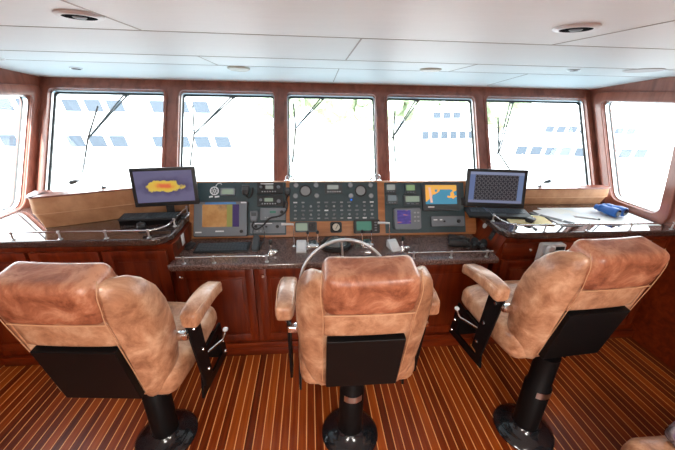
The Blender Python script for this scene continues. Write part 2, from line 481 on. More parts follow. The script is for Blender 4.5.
# ------------------------------------------------------------------ counters
bm = NB(); prism(bm, [(-.90,1.835),(-.875,1.815),(1.265,1.815),(1.28,1.835),(1.28,2.235),(-.90,2.235)], .748, .79)
o = obj('countertop', bm, GRAN, bevel=.014); base_at(o, (.18,2.0,.75)); tag(o, 'speckled brown granite countertop running low in front of the instruments', 'countertop')
bm = NB(); prism(bm, [(XL+.003,1.87),(-.98,1.87),(-.92,1.90),(-.887,1.96),(-.90,2.52),(XL+.003,2.52)], .902, .95)
o = obj('desktop', bm, [DESKTOP], bevel=.012); base_at(o, (-1.5,2.2,.902)); tag(o, 'glossy dark desk top on the left side, reflecting the windows', 'desktop')
bm = NB(); prism(bm, [(XR-.003,1.87),(1.42,1.87),(1.35,1.90),(1.315,1.97),(1.335,2.52),(XR-.003,2.52)], .902, .95)
o = obj('desktop', bm, [DESKTOP], bevel=.012); base_at(o, (1.95,2.2,.902)); tag(o, 'glossy dark desk top on the right side, under the charts', 'desktop')
# dash
bm = NB(); prism(bm, [(2.215,.792),(2.405,1.166),(2.420,1.172),(2.445,1.168),(2.47,1.00),(2.45,.792)], -.895, 1.31, 'X')
o = obj('dashboard', bm, DASHW, bevel=.006); base_at(o, (.2,2.35,.792)); tag(o, 'sloping brown wooden dashboard that carries the navigation instruments', 'dashboard')
# leather coamings
def coaming(pts_top, z0, z1, label, under=.03, cap=True):
    n = len(pts_top); bm = NB()
    secs = []
    for i, (x, y) in enumerate(pts_top):
        d = Vector(pts_top[min(i+1,n-1)]) - Vector(pts_top[max(i-1,0)]); d.normalize()
        nr = Vector((d.y, -d.x))
        if nr.y > 0: nr = -nr
        back = .09
        zm = z0 + (z1-z0)*.5
        pr = [(0,z1),(0.004,zm+.01),(0,zm),(-under,z0),(-back,z0),(-back,z1)]
        secs.append([Vector((x+nr.x*a, y+nr.y*a, z)) for a, z in pr])
    loft(bm, secs); 
    ct = ((pts_top[0][0]+pts_top[-1][0])/2, (pts_top[0][1]+pts_top[-1][1])/2, z0)
    t = thing('padded_coaming', label, 'padding', ct)
    o = obj('padding', bm, SUEDE, t, 35, bevel=.010); o.data.transform(Matrix.Translation(-Vector(ct)))
    zm = z0 + (z1-z0)*.5
    bm = NB(); tube(bm, [(p[0], p[1]-.004, zm) for p in pts_top], .003, 6); o = obj('piping', bm, PIPING, t); o.data.transform(Matrix.Translation(-Vector(ct)))
    bm = NB(); secs = []
    for i, (x, y) in enumerate(pts_top):
        d = Vector(pts_top[min(i+1,n-1)]) - Vector(pts_top[max(i-1,0)]); d.normalize()
        nr = Vector((d.y, -d.x)); nr = -nr if nr.y > 0 else nr
        secs.append([Vector((x+nr.x*a, y+nr.y*a, z)) for a, z in ((.008,z1),(.008,z1+.010),(-.095,z1+.010),(-.095,z1))])
    loft(bm, secs); o = obj('cap_rail', bm, FRAME, t, 35, bevel=.003); o.data.transform(Matrix.Translation(-Vector(ct)))
    return t
lp = spline([(-1.80,2.19),(-1.785,2.12),(-1.745,2.055),(-1.66,2.062),(-1.30,2.215),(-.90,2.385)], 5)
coaming([(p.x,p.y) for p in lp], .952, 1.162, 'tall tan padded coaming behind the left desk, curving at its end')
coaming([(1.33,2.42),(1.8,2.425),(2.2,2.43),(2.50,2.435),(2.56,2.46),(2.575,2.50)], .952, 1.095, 'low tan padded coaming behind the charts on the right desk')

# fiddle rails
def rail(label, pts, posts, z0, h, ends=True, rr=.0055):
    c = posts[len(posts)//2]
    t = thing('fiddle_rail', label, 'rail', (c[0],c[1],z0))
    def l(p, z): return Vector((p[0]-c[0], p[1]-c[1], z))
    bm = NB(); P = [l(p, h) for p in pts]
    tube(bm, P, rr, 10); obj('bar', bm, CHROME, t)
    for p in posts:
        bm = NB(); lathe(bm, [(.013,0),(.013,.003),(.006,.006),(.005,h-.008),(.008,h-.008),(.0095,h),(.008,h+.007),(0,h+.009)], 14, T(p[0]-c[0], p[1]-c[1], 0))
        obj('post', bm, BLACK if not ends else STEEL, t)
    return t
rail('short chrome rail along the counter edge in front of the keyboard', [(-.845,1.845),(-.27,1.845)], [(-.80,1.845),(-.615,1.845),(-.285,1.845)], .79, .042)
rail('short chrome rail along the counter edge near the black binoculars', [(.64,1.845),(1.23,1.845)], [(.68,1.845),(.94,1.845),(1.19,1.845)], .79, .042)
rail('chrome rail along the left desk edge, bending round its inner corner', [(-2.16,1.895),(-1.03,1.895),(-.985,1.902),(-.945,1.925),(-.920,1.965),(-.914,2.01),(-.92,2.36)],
     [(-2.04,1.895),(-1.78,1.895),(-1.515,1.895),(-1.25,1.895),(-1.0,1.897),(-.915,2.08),(-.92,2.34)], .95, .048)
rail('chrome rail along the right desk edge, in front of the charts', [(1.345,2.40),(1.34,2.0)]+spline([(1.345,1.97),(1.37,1.92),(1.43,1.895)],3)+[(1.6,1.895),(2.61,1.895)],
     [(1.345,2.36),(1.342,2.1),(1.39,1.91),(1.60,1.895),(1.92,1.895),(2.24,1.895),(2.56,1.895)], .95, .048)

# ------------------------------------------------------------------ dash instruments: frame on the sloped face
DM = Matrix.Translation((0,2.2152,.7920)) @ Matrix(((1,0,0,0),(0,0,.4527,0),(0,0,.8916,0),(0,0,0,1)))
ux = Vector((1,0,0)); uv_ = Vector((0,.4529,.8915)); un = Vector((0,-.8915,.4529))
def DMAT(x, v, n=0.):
    m = Matrix((ux, uv_, un)).transposed().to_4x4()
    m.translation = Vector((x,0,0)) + Vector((0,2.2152,.7920)) + uv_*v + un*n
    return m
def dthing(name, label, cat, x, v, n=0., group=None):
    o = thing(name, label, cat, group=group); o.matrix_world = DMAT(x, v, n); return o
def plate(bm, w, h, d, z0=0., c=(0,0), r=.006):
    prism(bm, rrect(c[0]-w/2, c[1]-h/2, c[0]+w/2, c[1]+h/2, min(r, w*.3, h*.3), 3), z0, z0+d, 'Z')
def knob(bm, x, y, r, h, z0): lathe(bm, [(r,z0),(r*.95,z0+h*.8),(r*.8,z0+h),(0,z0+h)], 20, T(x, y, 0))

# -- facia boards
FZ = .008
def facia(label, x0, x1, v0, v1, name='instrument_board'):
    t = dthing(name, label, 'instrument board', (x0+x1)/2, (v0+v1)/2)
    bm = NB(); plate(bm, x1-x0, v1-v0, FZ); obj('board', bm, FACIA, t, 30)
    return t
fl = facia('charcoal instrument board on the left part of the dashboard', -.835, -.185, .018, .418)
fc = facia('charcoal central switchboard of round gauges, dials and rows of buttons', -.158, .520, .118, .418, 'switchboard')
fr = facia('charcoal instrument board on the right part of the dashboard', .575, 1.215, .018, .414)
# emblem on the left board
WHT = mat('white print', (.75,.78,.80), .5)
e = NB(); cx, cy = -.712+.51, .355-.218
def ring(bm, x, y, r0, r1, z, seg=28, h=.0012):
    A = []
    for r, zz in ((r0,z),(r1,z),(r1,z+h),(r0,z+h)):
        A.append([bm.verts.new((x+r*math.cos(2*PI*k/seg), y+r*math.sin(2*PI*k/seg), zz)) for k in range(seg)])
    for i in range(4):
        for k in range(seg): bm.faces.new((A[i][k], A[i][(k+1)%seg], A[(i+1)%4][(k+1)%seg], A[(i+1)%4][k]))
ring(e, cx, cy, .024, .033, FZ); ring(e, cx, cy, .006, .011, FZ)
for k in range(8):
    a = PI*k/4; box(e, (.018,0,FZ+.0006), (.016,.004,.0012), T(cx,cy,0) @ RZ(a))
tube(e, spline([(cx+.010,cy+.034,FZ+.001),(cx+.022,cy+.052,FZ+.001),(cx+.045,cy+.056,FZ+.001),(cx+.052,cy+.046,FZ+.001)],4), .0035, 6)
for sx, w in ((-.024,.028),(.020,.034)):
    prism(e, [(cx+sx-w/2,cy-.052),(cx+sx+w/2,cy-.048),(cx+sx+w/2-.002,cy-.036),(cx+sx-w/2,cy-.040)], FZ, FZ+.001)
obj('emblem', e, WHT, fl, 30)

# central board details
def gauge(parent, x, v, r, dialmat, rim=DGREY, name='gauge', z=FZ):
    bm = NB(); lathe(bm, [(r,z),(r,z+.006),(r*.92,z+.009),(r*.80,z+.009),(r*.78,z+.005),(0,z+.005)], 32, T(x, v, 0)); g = obj(name, bm, rim, parent)
    bm = NB(); lathe(bm, [(r*.77,z+.0052),(r*.77,z+.0062),(0,z+.0062)], 28, T(x, v, 0)); obj('dial', bm, dialmat, g)
    return g
GRILLE = mat('grey speaker grille', (.30,.32,.33), .6)
ox, ov = .181, .268
for x in (-.037,.387):
    g = gauge(fc, x-ox, .351-ov, .046, GRILLE, PLASTIC, 'speaker')
for x, v in ((-.108,.394),(.044,.394),(-.113,.313),(.048,.313),(.308,.394),(.465,.393),(.311,.311),(.468,.310)):
    gauge(fc, x-ox, v-ov, .020, GREYL, GREYP, 'round_gauge')
bm = NB(); plate(bm, .135, .075, .008, FZ, (.178-ox, .367-ov)); g = obj('display_bezel', bm, DGREY, fc, 30)
bm = NB(); plate(bm, .085, .032, .001, FZ+.008, (.172-ox, .378-ov), .002); obj('display', bm, LCDY, g, 0)
for k in range(6):
    bm = NB(); plate(bm, .014, .009, .003, FZ+.008, (.135-ox+k*.018, .343-ov), .002); obj('button', bm, GREYL, g, 30)
for r_, vv in enumerate((.262,.232,.200,.168,.140)):
    for k in range(11):
        x = -.115 + k*.0587
        if (r_ == 0 and k in (2,8)) : continue
        bm = NB()
        rnd = (k*7+r_*5) % 11
        mm = WHT if (r_, k) in ((4,7),(4,9),(0,0),(0,10),(2,4)) else (GREYP if rnd < 7 else GREYL)
        if r_ % 2 == 0: plate(bm, .030 if mm is not GREYL else .022, .010, .004, FZ, (x-ox, vv-ov), .002)
        else: knob(bm, x-ox, vv-ov, .009, .010, FZ)
        obj('switch' if r_ % 2 == 0 else 'knob', bm, mm, fc, 30)
BLUEL = screen('blue led', flat((.02,.2,.9)), 1.2)
bm = NB(); plate(bm, .014, .012, .006, FZ, (.313-ox, .280-ov), .003); obj('indicator_lamp', bm, BLUEL, fc, 30)

# below the switchboard
t = dthing('display_unit', 'small display with green lcd left of the analogue dial under the switchboard', 'instrument', -.036, .075)
bm = NB(); plate(bm, .165, .078, .022, 0, r=.010); obj('case', bm, DGREY, t, 30)
bm = NB(); plate(bm, .085, .055, .001, .022, (-.032,0), .003); obj('screen', bm, LCDG, t, 0)
bm = NB(); plate(bm, .05, .06, .001, .022, (.047,0), .004); knob(bm, .047, .012, .014, .008, .022); obj('keypad', bm, PLASTIC, t, 30)
t = dthing('dial_instrument', 'small square instrument with a white analogue dial beneath the switchboard', 'instrument', .191, .070)
bm = NB(); plate(bm, .088, .082, .018, 0, r=.014); obj('case', bm, PLASTIC, t, 30)
gauge(t, 0, 0, .036, CREAM, BLACK, 'dial_ring', .018)
bm = NB(); box(bm, (.004,.004,.0255), (.004,.040,.001), RZ(-.5)); obj('needle', bm, BLACK, t, 0)
t = dthing('display_unit', 'black display with dim green screen right of the analogue dial under the switchboard', 'instrument', .426, .072)
bm = NB(); plate(bm, .200, .105, .026, 0, r=.010); obj('case', bm, PLASTIC, t, 30)
bm = NB(); plate(bm, .115, .070, .001, .026, (-.022,.004), .003); obj('screen', bm, LCDT, t, 0)
for k in range(4):
    bm = NB(); plate(bm, .018, .010, .003, .026, (.068, .030-k*.020), .002); obj('button', bm, GREYP, t, 30)

# -- large chart plotter on the left
def plot_screen(m):
    tc = N(m, 'ShaderNodeTexCoord'); sp = N(m, 'ShaderNodeSeparateXYZ'); L(m, tc.outputs['Object'], sp.inputs[0])
    a = noise(m, (1,1,1), 9., 5, .6)
    c1 = ramp(m, a, [(.35,(.30,.13,.035)), (.55,(.42,.21,.07)), (.7,(.20,.12,.06))])
    return stripes(m, sp.outputs[0], c1, [(-.04,None),(.045,(.22,.21,.05)),(.085,(.035,.02,.09))])
def stripes(m, x, base, st):
    cur = base
    for lim, c in st:
        if c is None: continue
        g = N(m, 'ShaderNodeMath', operation='GREATER_THAN'); L(m, x, g.inputs[0]); g.inputs[1].default_value = lim
        mx = N(m, 'ShaderNodeMix', data_type='RGBA'); L(m, g.outputs[0], mx.inputs[0]); L(m, cur, mx.inputs[6]); mx.inputs[7].default_value = (*c,1)
        cur = mx.outputs[2]
    return cur
PS = screen('orange chart screen', plot_screen, .8)
t = dthing('chart_plotter', 'large grey-framed chart plotter showing an orange chart, above the keyboard', 'chart plotter', -.656, .142, FZ)
bm = NB(); plate(bm, .385, .262, .030, 0, r=.012); obj('case', bm, PLASTIC, t, 30)
bm = NB(); plate(bm, .375, .252, .008, .030, r=.012); obj('bezel', bm, GREYP, t, 30)
bm = NB(); plate(bm, .262, .165, .001, .038, (.002,.022), .002); obj('screen', bm, PS, t, 0)
bm = NB(); plate(bm, .22, .014, .001, .038, (.0,.114), .002); obj('blue_strip', bm, mat('blue print', (.06,.22,.50), .4), t, 0)
for x, y, w in ((-.155,-.098,.045),(-.005,-.092,.06),(.165,.118,.04)):
    bm = NB(); plate(bm, w, .010, .001, .038, (x,y), .002); obj('label_strip', bm, WHT, t, 0)
bm = NB(); knob(bm, .150, -.095, .012, .012, .038); obj('knob', bm, PLASTIC, t, 30)
# -- small grey display by the emblem
t = dthing('display_unit', 'small grey display beside the white emblem, above the chart plotter', 'instrument', -.612, .346, FZ)
bm = NB(); plate(bm, .105, .056, .016, 0, r=.006); obj('case', bm, GREYP, t, 30)
bm = NB(); plate(bm, .085, .036, .001, .016, r=.003); obj('screen', bm, LCDG, t, 0)
# -- radios
def radio(label, x, v, w, h, lcd=None, knobs=(), btn=6, body=PLASTIC, strip=False):
    t = dthing('radio', label, 'radio', x, v, FZ)
    bm = NB(); plate(bm, w, h, .026, 0, r=.006); obj('case', bm, body, t, 30)
    if lcd:
        lx, lv, lw, lh, lm = lcd
        bm = NB(); plate(bm, lw, lh, .001, .026, (lx,lv), .002); obj('display', bm, lm, t, 0)
    for kx, kv, kr in knobs:
        bm = NB(); knob(bm, kx, kv, kr, .014, .026); obj('knob', bm, GREYP if body is PLASTIC else PLASTIC, t, 30)
    for k in range(btn):
        bm = NB(); plate(bm, w*.055, .008, .003, .026, (-w*.30+k*w*.10, -h*.30), .002); obj('button', bm, GREYL, t, 30)
    if strip:
        bm = NB(); plate(bm, w*.5, .007, .001, .026, (-w*.12,h*.40), .002); obj('label_strip', bm, WHT, t, 0)
    return t
radio('topmost black radio of the stack, with a pale display', -.300, .368, .190, .084, (-.005,.008,.058,.026,LCDY), [(.062,.008,.013),(-.066,.008,.011)], strip=True)
radio('second black radio from the top of the stack', -.300, .275, .190, .080, (-.010,.006,.062,.026,LCDG), [(.064,-.006,.015),(-.068,.004,.011)])
radio('grey radio of the stack, third from the top, behind the coiled cord', -.280, .175, .185, .088, (.0,.014,.045,.016,LCDT), [(.066,.012,.013)], 6, GREYP)
radio('wide low grey radio at the bottom of the stack', -.318, .072, .255, .078, None, [(-.085,.008,.010),(-.01,.008,.008),(.07,.008,.012)], 3, GREYP, True)
# -- handsets with cord
def cord(name, pts, r, label=None, parent=None):
    bm = NB(); tube(bm, spline(pts, 8), r, 8); o = obj(name, bm, CABLE, parent); return o
def handset(label, x, v, s=1., cordpts=None, body=PLASTIC, n=FZ):
    t = dthing('radio_microphone', label, 'microphone', x, v, n)
    bm = NB(); rbox(bm, (0,0,.018), (.058*s,.078*s,.034), .014, 6, fn=lambda c: Vector((c.x*(1-.25*max(0,-c.y)/.04), c.y, c.z))); obj('body', bm, body, t)
    bm = NB(); plate(bm, .034*s, .026*s, .002, .034, (0,.012*s), .004)
    obj('grille', bm, DGREY, t, 30)
    if cordpts:
        cord('cord', cordpts, .0062, parent=t)
    return t
handset('black microphone hanging on the left board between the small display and the top radio', -.480, .355, 1.0, [(0,-.035,.01),(.02,-.055,.012),(.045,-.03,.012),(.05,.02,.012)])
handset('grey microphone hanging in front of the stacked radios, its coiled cord looping right', -.418, .160, 1.05, 
        [(0,-.04,.02),(-.012,-.075,.03),(.02,-.10,.035),(.07,-.07,.045),(.12,-.02,.05),(.19,-.005,.05),(.235,.03,.05),(.245,.085,.04),(.235,.12,.03)], GREYP)
handset('black microphone clipped on the wood between the left board and the switchboard', -.172, .345, .8, [(0,-.03,.012),(-.015,-.07,.02),(-.03,-.12,.02),(-.03,-.18,.02)], n=.002)

# -- right board
def small_disp(label, x, v, w, h, m):
    t = dthing('display_unit', label, 'instrument', x, v, FZ)
    bm = NB(); plate(bm, w, h, .018, 0, r=.006); obj('case', bm, DGREY, t, 30)
    bm = NB(); plate(bm, w*.78, h*.55, .001, .018, (0,h*.10), .003); obj('screen', bm, m, t, 0)
    for k in range(3):
        bm = NB(); plate(bm, w*.16, .006, .002, .018, (-w*.25+k*w*.25, -h*.36), .001); obj('button', bm, GREYP, t, 30)
small_disp('small square display, upper left one on the right board', .622, .366, .082, .076, LCDY)
small_disp('small square display with green screen, near the top of the right board', .778, .362, .086, .078, screen('green lcd', flat((.22,.34,.16)), .8))
small_disp('small square display below the upper left one on the right board', .630, .281, .084, .078, screen('grey lcd', flat((.16,.19,.20)), .8))
small_disp('wider rectangular small display, above the purple-screen echo sounder', .790, .273, .140, .080, LCDG)
def big_screen(m):
    a = noise(m, (1,1,1), 11., 3, .5)
    c = ramp(m, a, [(.40,(.75,.34,.05)), (.47,(.75,.34,.05)), (.48,(.05,.18,.28)), (.60,(.06,.24,.34)), (.61,(.80,.50,.30)), (.8,(.75,.34,.05))])
    c.node.color_ramp.interpolation = 'CONSTANT'
    return c
t = dthing('chart_plotter', 'chart plotter with bright orange and blue chart on the right board', 'chart plotter', 1.022, .300, FZ)
bm = NB(); plate(bm, .305, .222, .030, 0, r=.012); obj('case', bm, DGREY, t, 30)
def big_scr(m):
    tc = N(m, 'ShaderNodeTexCoord'); sp = N(m, 'ShaderNodeSeparateXYZ'); L(m, tc.outputs['Object'], sp.inputs[0])
    mp = N(m, 'ShaderNodeMapping'); mp.inputs['Location'].default_value = (3.1,1.2,0); L(m, tc.outputs['Object'], mp.inputs[0])
    n = N(m, 'ShaderNodeTexNoise'); n.inputs['Scale'].default_value = 14; L(m, mp.outputs[0], n.inputs[0])
    r = N(m, 'ShaderNodeValToRGB'); r.color_ramp.interpolation = 'CONSTANT'
    el = r.color_ramp.elements; el[0].position = 0; el[0].color = (.05,.22,.33,1); el[1].position = .57; el[1].color = (.78,.36,.06,1)
    # push orange towards the top, blue lower right
    ad = N(m, 'ShaderNodeMath', operation='MULTIPLY_ADD'); L(m, sp.outputs[1], ad.inputs[0]); ad.inputs[1].default_value = 2.6; L(m, n.outputs[0], ad.inputs[2])
    ad2 = N(m, 'ShaderNodeMath', operation='MULTIPLY_ADD'); L(m, sp.outputs[0], ad2.inputs[0]); ad2.inputs[1].default_value = -.8; L(m, ad.outputs[0], ad2.inputs[2])
    L(m, ad2.outputs[0], r.inputs[0])
    return stripes(m, sp.outputs[1], r.outputs[0], [(.052,(.70,.36,.07))])
BSC = screen('bright chart screen', big_scr, 1.0)
bm = NB(); plate(bm, .250, .150, .001, .030, (-.006,.012), .002); obj('screen', bm, BSC, t, 0)
def pink(m): return flat((.75,.45,.35))(m)
bm = NB(); box(bm, (-.09,.02,.0315), (.018,.12,.001), T(0,0,0) @ RZ(.12)); obj('chart_river', bm, screen('pale pink land', pink, .9), t, 0)
bm = NB(); plate(bm, .05, .009, .001, .030, (-.09,-.085), .002); obj('label_strip', bm, WHT, t, 0)
t = dthing('echo_sounder', 'grey echo sounder with purple screen standing on a bracket on the right board', 'instrument', .738, .125, FZ)
bm = NB(); plate(bm, .205, .160, .045, 0.005, r=.014); obj('case', bm, GREYP, t, 30)
bm = NB(); plate(bm, .105, .105, .001, .050, (-.030,.012), .002)
def pur(m):
    a = noise(m, (1,3,1), 20., 2, .5); return ramp(m, a, [(.4,(.035,.025,.16)), (.6,(.07,.05,.26)), (.7,(.45,.16,.12))])
obj('screen', bm, screen('purple sonar screen', pur, .9), t, 0)
for k in range(6):
    bm = NB(); plate(bm, .016, .012, .004, .050, (.055+.026*(k%2), .045-.032*(k//2)), .003); obj('button', bm, GREYL, t, 30)
t = dthing('radio', 'long light grey radio low on the right board', 'radio', 1.062, .103, FZ)
bm = NB(); plate(bm, .265, .078, .028, 0, r=.008); obj('case', bm, GREYP, t, 30)
for x, r in ((-.03,.007),(.085,.014),(.105,.0)):
    if r: bm = NB(); knob(bm, x, 0, r, .012, .028); obj('knob', bm, PLASTIC, t, 30)
for x, w in ((-.10,.03),(-.055,.02)):
    bm = NB(); plate(bm, w, .009, .001, .028, (x,.012), .002); obj('label_strip', bm, WHT, t, 0)
# round black speaker behind right laptop
t = dthing('loudspeaker', 'small round black loudspeaker at the right end of the dashboard', 'loudspeaker', 1.20, .26, 0.004)
bm = NB(); lathe(bm, [(.032,0.006),(.032,.014),(.026,.018),(0,.018)], 28); obj('case', bm, PLASTIC, t)

# chrome rod holders left and right of the switchboard (L-shaped levers)
def rodlever(label, x, sgn):
    t = thing('chrome_lever', label, 'lever', (x,2.06,.79))
    bm = NB(); lathe(bm, [(.014,0),(.014,.004),(.005,.012),(0,.012)], 16); obj('foot', bm, CHROME, t)
    bm = NB(); tube(bm, [(0,0,.0),(0,.02,.09),(0,.035,.155)], .0035, 8); obj('rod', bm, CHROME, t)
    bm = NB(); tube(bm, [(0,.035,.155),(sgn*.035,.037,.157),(sgn*.085,.037,.158)], .007, 10, r2=.009); obj('grip', bm, WHITEP, t)
rodlever('thin chrome lever with pale grip pointing left, left of the wheel', -.12, -1)
rodlever('thin chrome lever with pale grip pointing left, right of the wheel', .565, -1)

# ------------------------------------------------------------------ things on the low counter
def keyboard(name, label, w, d, loc, rz=0, rows=5, cols=15):
    t = thing(name, label, 'keyboard', loc, rz)
    bm = NB(); prism(bm, [(-d/2,0),(-d/2,.010),(d/2,.020),(d/2,0)], -w/2, w/2, 'X'); obj('body', bm, PLASTIC, t, 30, bevel=.003)
    bm = NB()
    for r in range(rows):
        for c in range(cols):
            y = -d*.40 + (r+.5)*d*.8/rows; z = .010 + (y+d/2)/d*.010
            x = -w*.47 + (c+.5)*w*.94/cols
            box(bm, (x, y, z+.002), (w*.94/cols*.78, d*.8/rows*.74, .005))
    o = obj('keys', bm, KEYM, t, 0); o['kind'] = 'stuff'
    return t
keyboard('keyboard', 'black computer keyboard on the granite counter below the chart plotter', .36, .125, (-.610,2.045,.790), .01)
def mouse(label, loc, rz, m=PLASTIC, s=1.):
    t = thing('computer_mouse', label, 'mouse', loc, rz)
    bm = NB(); rbox(bm, (0,0,.014*s), (.055*s,.095*s,.034*s), .017*s, 8, fn=lambda c: Vector((c.x, c.y, max(0,c.z)*(1-.25*max(0,c.y)/.05)))); obj('body', bm, m, t)
    bm = NB(); lathe(bm, [(0,-.003),(.005,-.003),(.005,.003),(0,.003)], 12, T(0,.028*s,.028*s) @ RY(PI/2)); obj('scroll_wheel', bm, GREYP, t)
mouse('black trackball mouse left of the keyboard on the low counter', (-.838,2.08,.79), 0)
mouse('black mouse lying on the left desk in front of the laptop', (-1.125,2.07,.95), .5)
mouse('black mouse lying on the yellow notepad', (1.61,2.065,.957), -.9)
t = thing('phone_cradle', 'black handheld phone standing in a cradle on the low counter', 'phone', (-.382,2.06,.79))
bm = NB(); box(bm, (0,0,.012), (.06,.10,.024), bev=.005); obj('base', bm, PLASTIC, t)
bm = NB(); rbox(bm, (0,0,.03), (.045,.13,.028), .011, 6, T(0,0,.01) @ RX(.5)); obj('handset', bm, DGREY, t)
cord('cord', [(0,.04,.03),(-.03,.07,.08),(-.01,.09,.13),(.04,.085,.12),(.05,.06,.05),(.03,.03,.01)], .003, parent=t)

def throttle(label, x, y):
    t = thing('engine_control', label, 'engine control', (x,y,.79))
    bm = NB(); rbox(bm, (0,0,.02), (.095,.10,.05), .018, 6); obj('housing', bm, CHROME, t)
    for s in (-1,1):
        bm = NB(); tube(bm, [(s*.03,0,.03),(s*.034,.005,.07),(s*.034,.018,.10)], .005, 8); l = obj('lever', bm, CHROME, t)
        bm = NB(); rbox(bm, (s*.034,.022,.112), (.020,.020,.028), .0095, 5); obj('knob', bm, PLASTIC, l)
throttle('chrome twin-lever engine control between the left white box and the compass', .012, 2.03)
throttle('chrome twin-lever engine control right of the compass', .395, 2.03)
def thruster(label, x, y):
    t = thing('thruster_lever', label, 'lever', (x,y,.79))
    bm = NB(); lathe(bm, [(.026,0),(.026,.006),(.016,.018),(.011,.03),(0,.03)], 20); obj('base', bm, CHROME, t)
    bm = NB(); tube(bm, [(0,0,.02),(.0,.004,.075)], .0055, 8); obj('stem', bm, CHROME, t)
    bm = NB(); rbox(bm, (0,.006,.085), (.024,.024,.038), .0115, 5); obj('knob', bm, PLASTIC, t)
    bm = NB(); rbox(bm, (.028,-.008,.018), (.04,.03,.03), .012, 5); obj('side_cap', bm, CHROME, t)
thruster('black-knobbed chrome lever at the right end of the keyboard rail', -.270, 1.955)
thruster('black-knobbed chrome lever at the left end of the right counter rail', .640, 1.975)
def whitebox(label, x, y, rz):
    t = thing('control_box', label, 'control box', (x,y,.79), rz)
    bm = NB(); prism(bm, [(-.05,0),(-.05,.012),(.04,.055),(.055,.055),(.055,0)], -.034, .034, 'X'); obj('case', bm, WHITEP, t, 30, bevel=.005)
    bm = NB(); M = T(0,-.005,.0345) @ RX(math.atan2(.043,.09))
    box(bm, (0,0,0), (.045,.06,.003), M)
    obj('label', bm, PAPER, t, 0)
whitebox('small white sloping control box left of the wheel', -.067, 2.00, .0)
whitebox('small white sloping control box right of the wheel', .583, 1.99, .22)
t = thing('compass', 'round black-rimmed steering compass with pale card behind the wheel', 'compass', (.176,2.05,.79))
bm = NB(); lathe(bm, [(.100,0),(.110,.012),(.108,.030),(.096,.040),(.084,.034),(.080,.026),(0,.026)], 48); obj('housing', bm, PLASTIC, t)
bm = NB(); lathe(bm, [(.080,.0265),(.080,.030),(.060,.030),(.060,.0265)], 48); obj('compass_ring', bm, CREAM, t)
bm = NB(); lathe(bm, [(.079,.033),(.060,.050),(.034,.060),(0,.064)], 40); 
COMPG = mat('compass glass', (.16,.17,.17), .05, coat=.5); obj('dome', bm, COMPG, t)

# steering wheel
t = thing('steering_wheel', 'polished steel steering wheel in front of the middle chair', 'steering wheel', (.205,1.87,.70))
def WM(a=-.28): return T(0,-.20,.018) @ RX(a)      # wheel plane is XZ, tilted
R0 = .274
bm = NB(); tube(bm, [WM() @ Vector((R0*math.cos(2*PI*k/64),0,R0*math.sin(2*PI*k/64))) for k in range(64)], 0.0105, 12, True); obj('rim', bm, STEEL, t)
for k in range(5):
    a = PI/2 + 2*PI*k/5 + .08
    bm = NB(); tube(bm, [WM() @ Vector((.03*math.cos(a),.01,.03*math.sin(a))), WM() @ Vector((.14*math.cos(a),.012,.14*math.sin(a))), WM() @ Vector(((R0)*math.cos(a),0,(R0)*math.sin(a)))], .007, 10); obj('spoke', bm, STEEL, t)
bm = NB(); lathe(bm, [(.045,-.02),(.05,0),(.045,.02),(.02,.03),(0,.032)], 28, WM() @ RX(PI/2)); obj('hub', bm, STEEL, t)
bm = NB(); tube(bm, [(0,-.20,.018),(0,.0,.0)], .02, 16); obj('shaft', bm, STEEL, t)

# black binoculars on the low counter
def binoculars(label, loc, rz, m, lm, s=1.):
    t = thing('binoculars', label, 'binoculars', loc, rz)
    for sg in (-1, 1):
        bm = NB()
        lathe(bm, [(0,-.075),(.026,-.075),(.031,-.07),(.031,-.03),(.027,-.01),(.024,.02),(.020,.035),(.018,.05),(.019,.07),(.017,.075),(0,.075)], 24, Matrix.Scale(s, 4) @ T(sg*.036,0,.032) @ RX(PI/2))
        b = obj('barrel', bm, m, t)
        bm = NB(); lathe(bm, [(0,-.0765),(.023,-.0765),(.023,-.0750),(0,-.0750)], 20, Matrix.Scale(s, 4) @ T(sg*.036,0,.032) @ RX(PI/2)); obj('lens', bm, lm, b)
        bm = NB(); rbox(bm, (sg*.032*s,-.03*s,.034*s), (.05*s,.055*s,.05*s), .018*s, 5); obj('prism_housing', bm, m, t)
    bm = NB(); tube(bm, [(0,.03*s,.036*s),(0,-.05*s,.036*s)], .009*s, 12); tube(bm, [(-.03*s,.0,.035*s),(.03*s,0,.035*s)], .007*s, 8); obj('bridge', bm, PLASTIC, t)
    return t
binoculars('black binoculars lying on the low counter right of the levers', (1.075,2.03,.79), 1.2, RUBBER, NAVY)
binoculars('black binoculars lying against the right desk side at the end of the low counter', (1.20,1.98,.79), -.5, RUBBER, NAVY, .85)
binoculars('blue marine binoculars lying on the charts', (2.36,2.20,.958), .25+PI, BLUE, NAVY, 1.15)

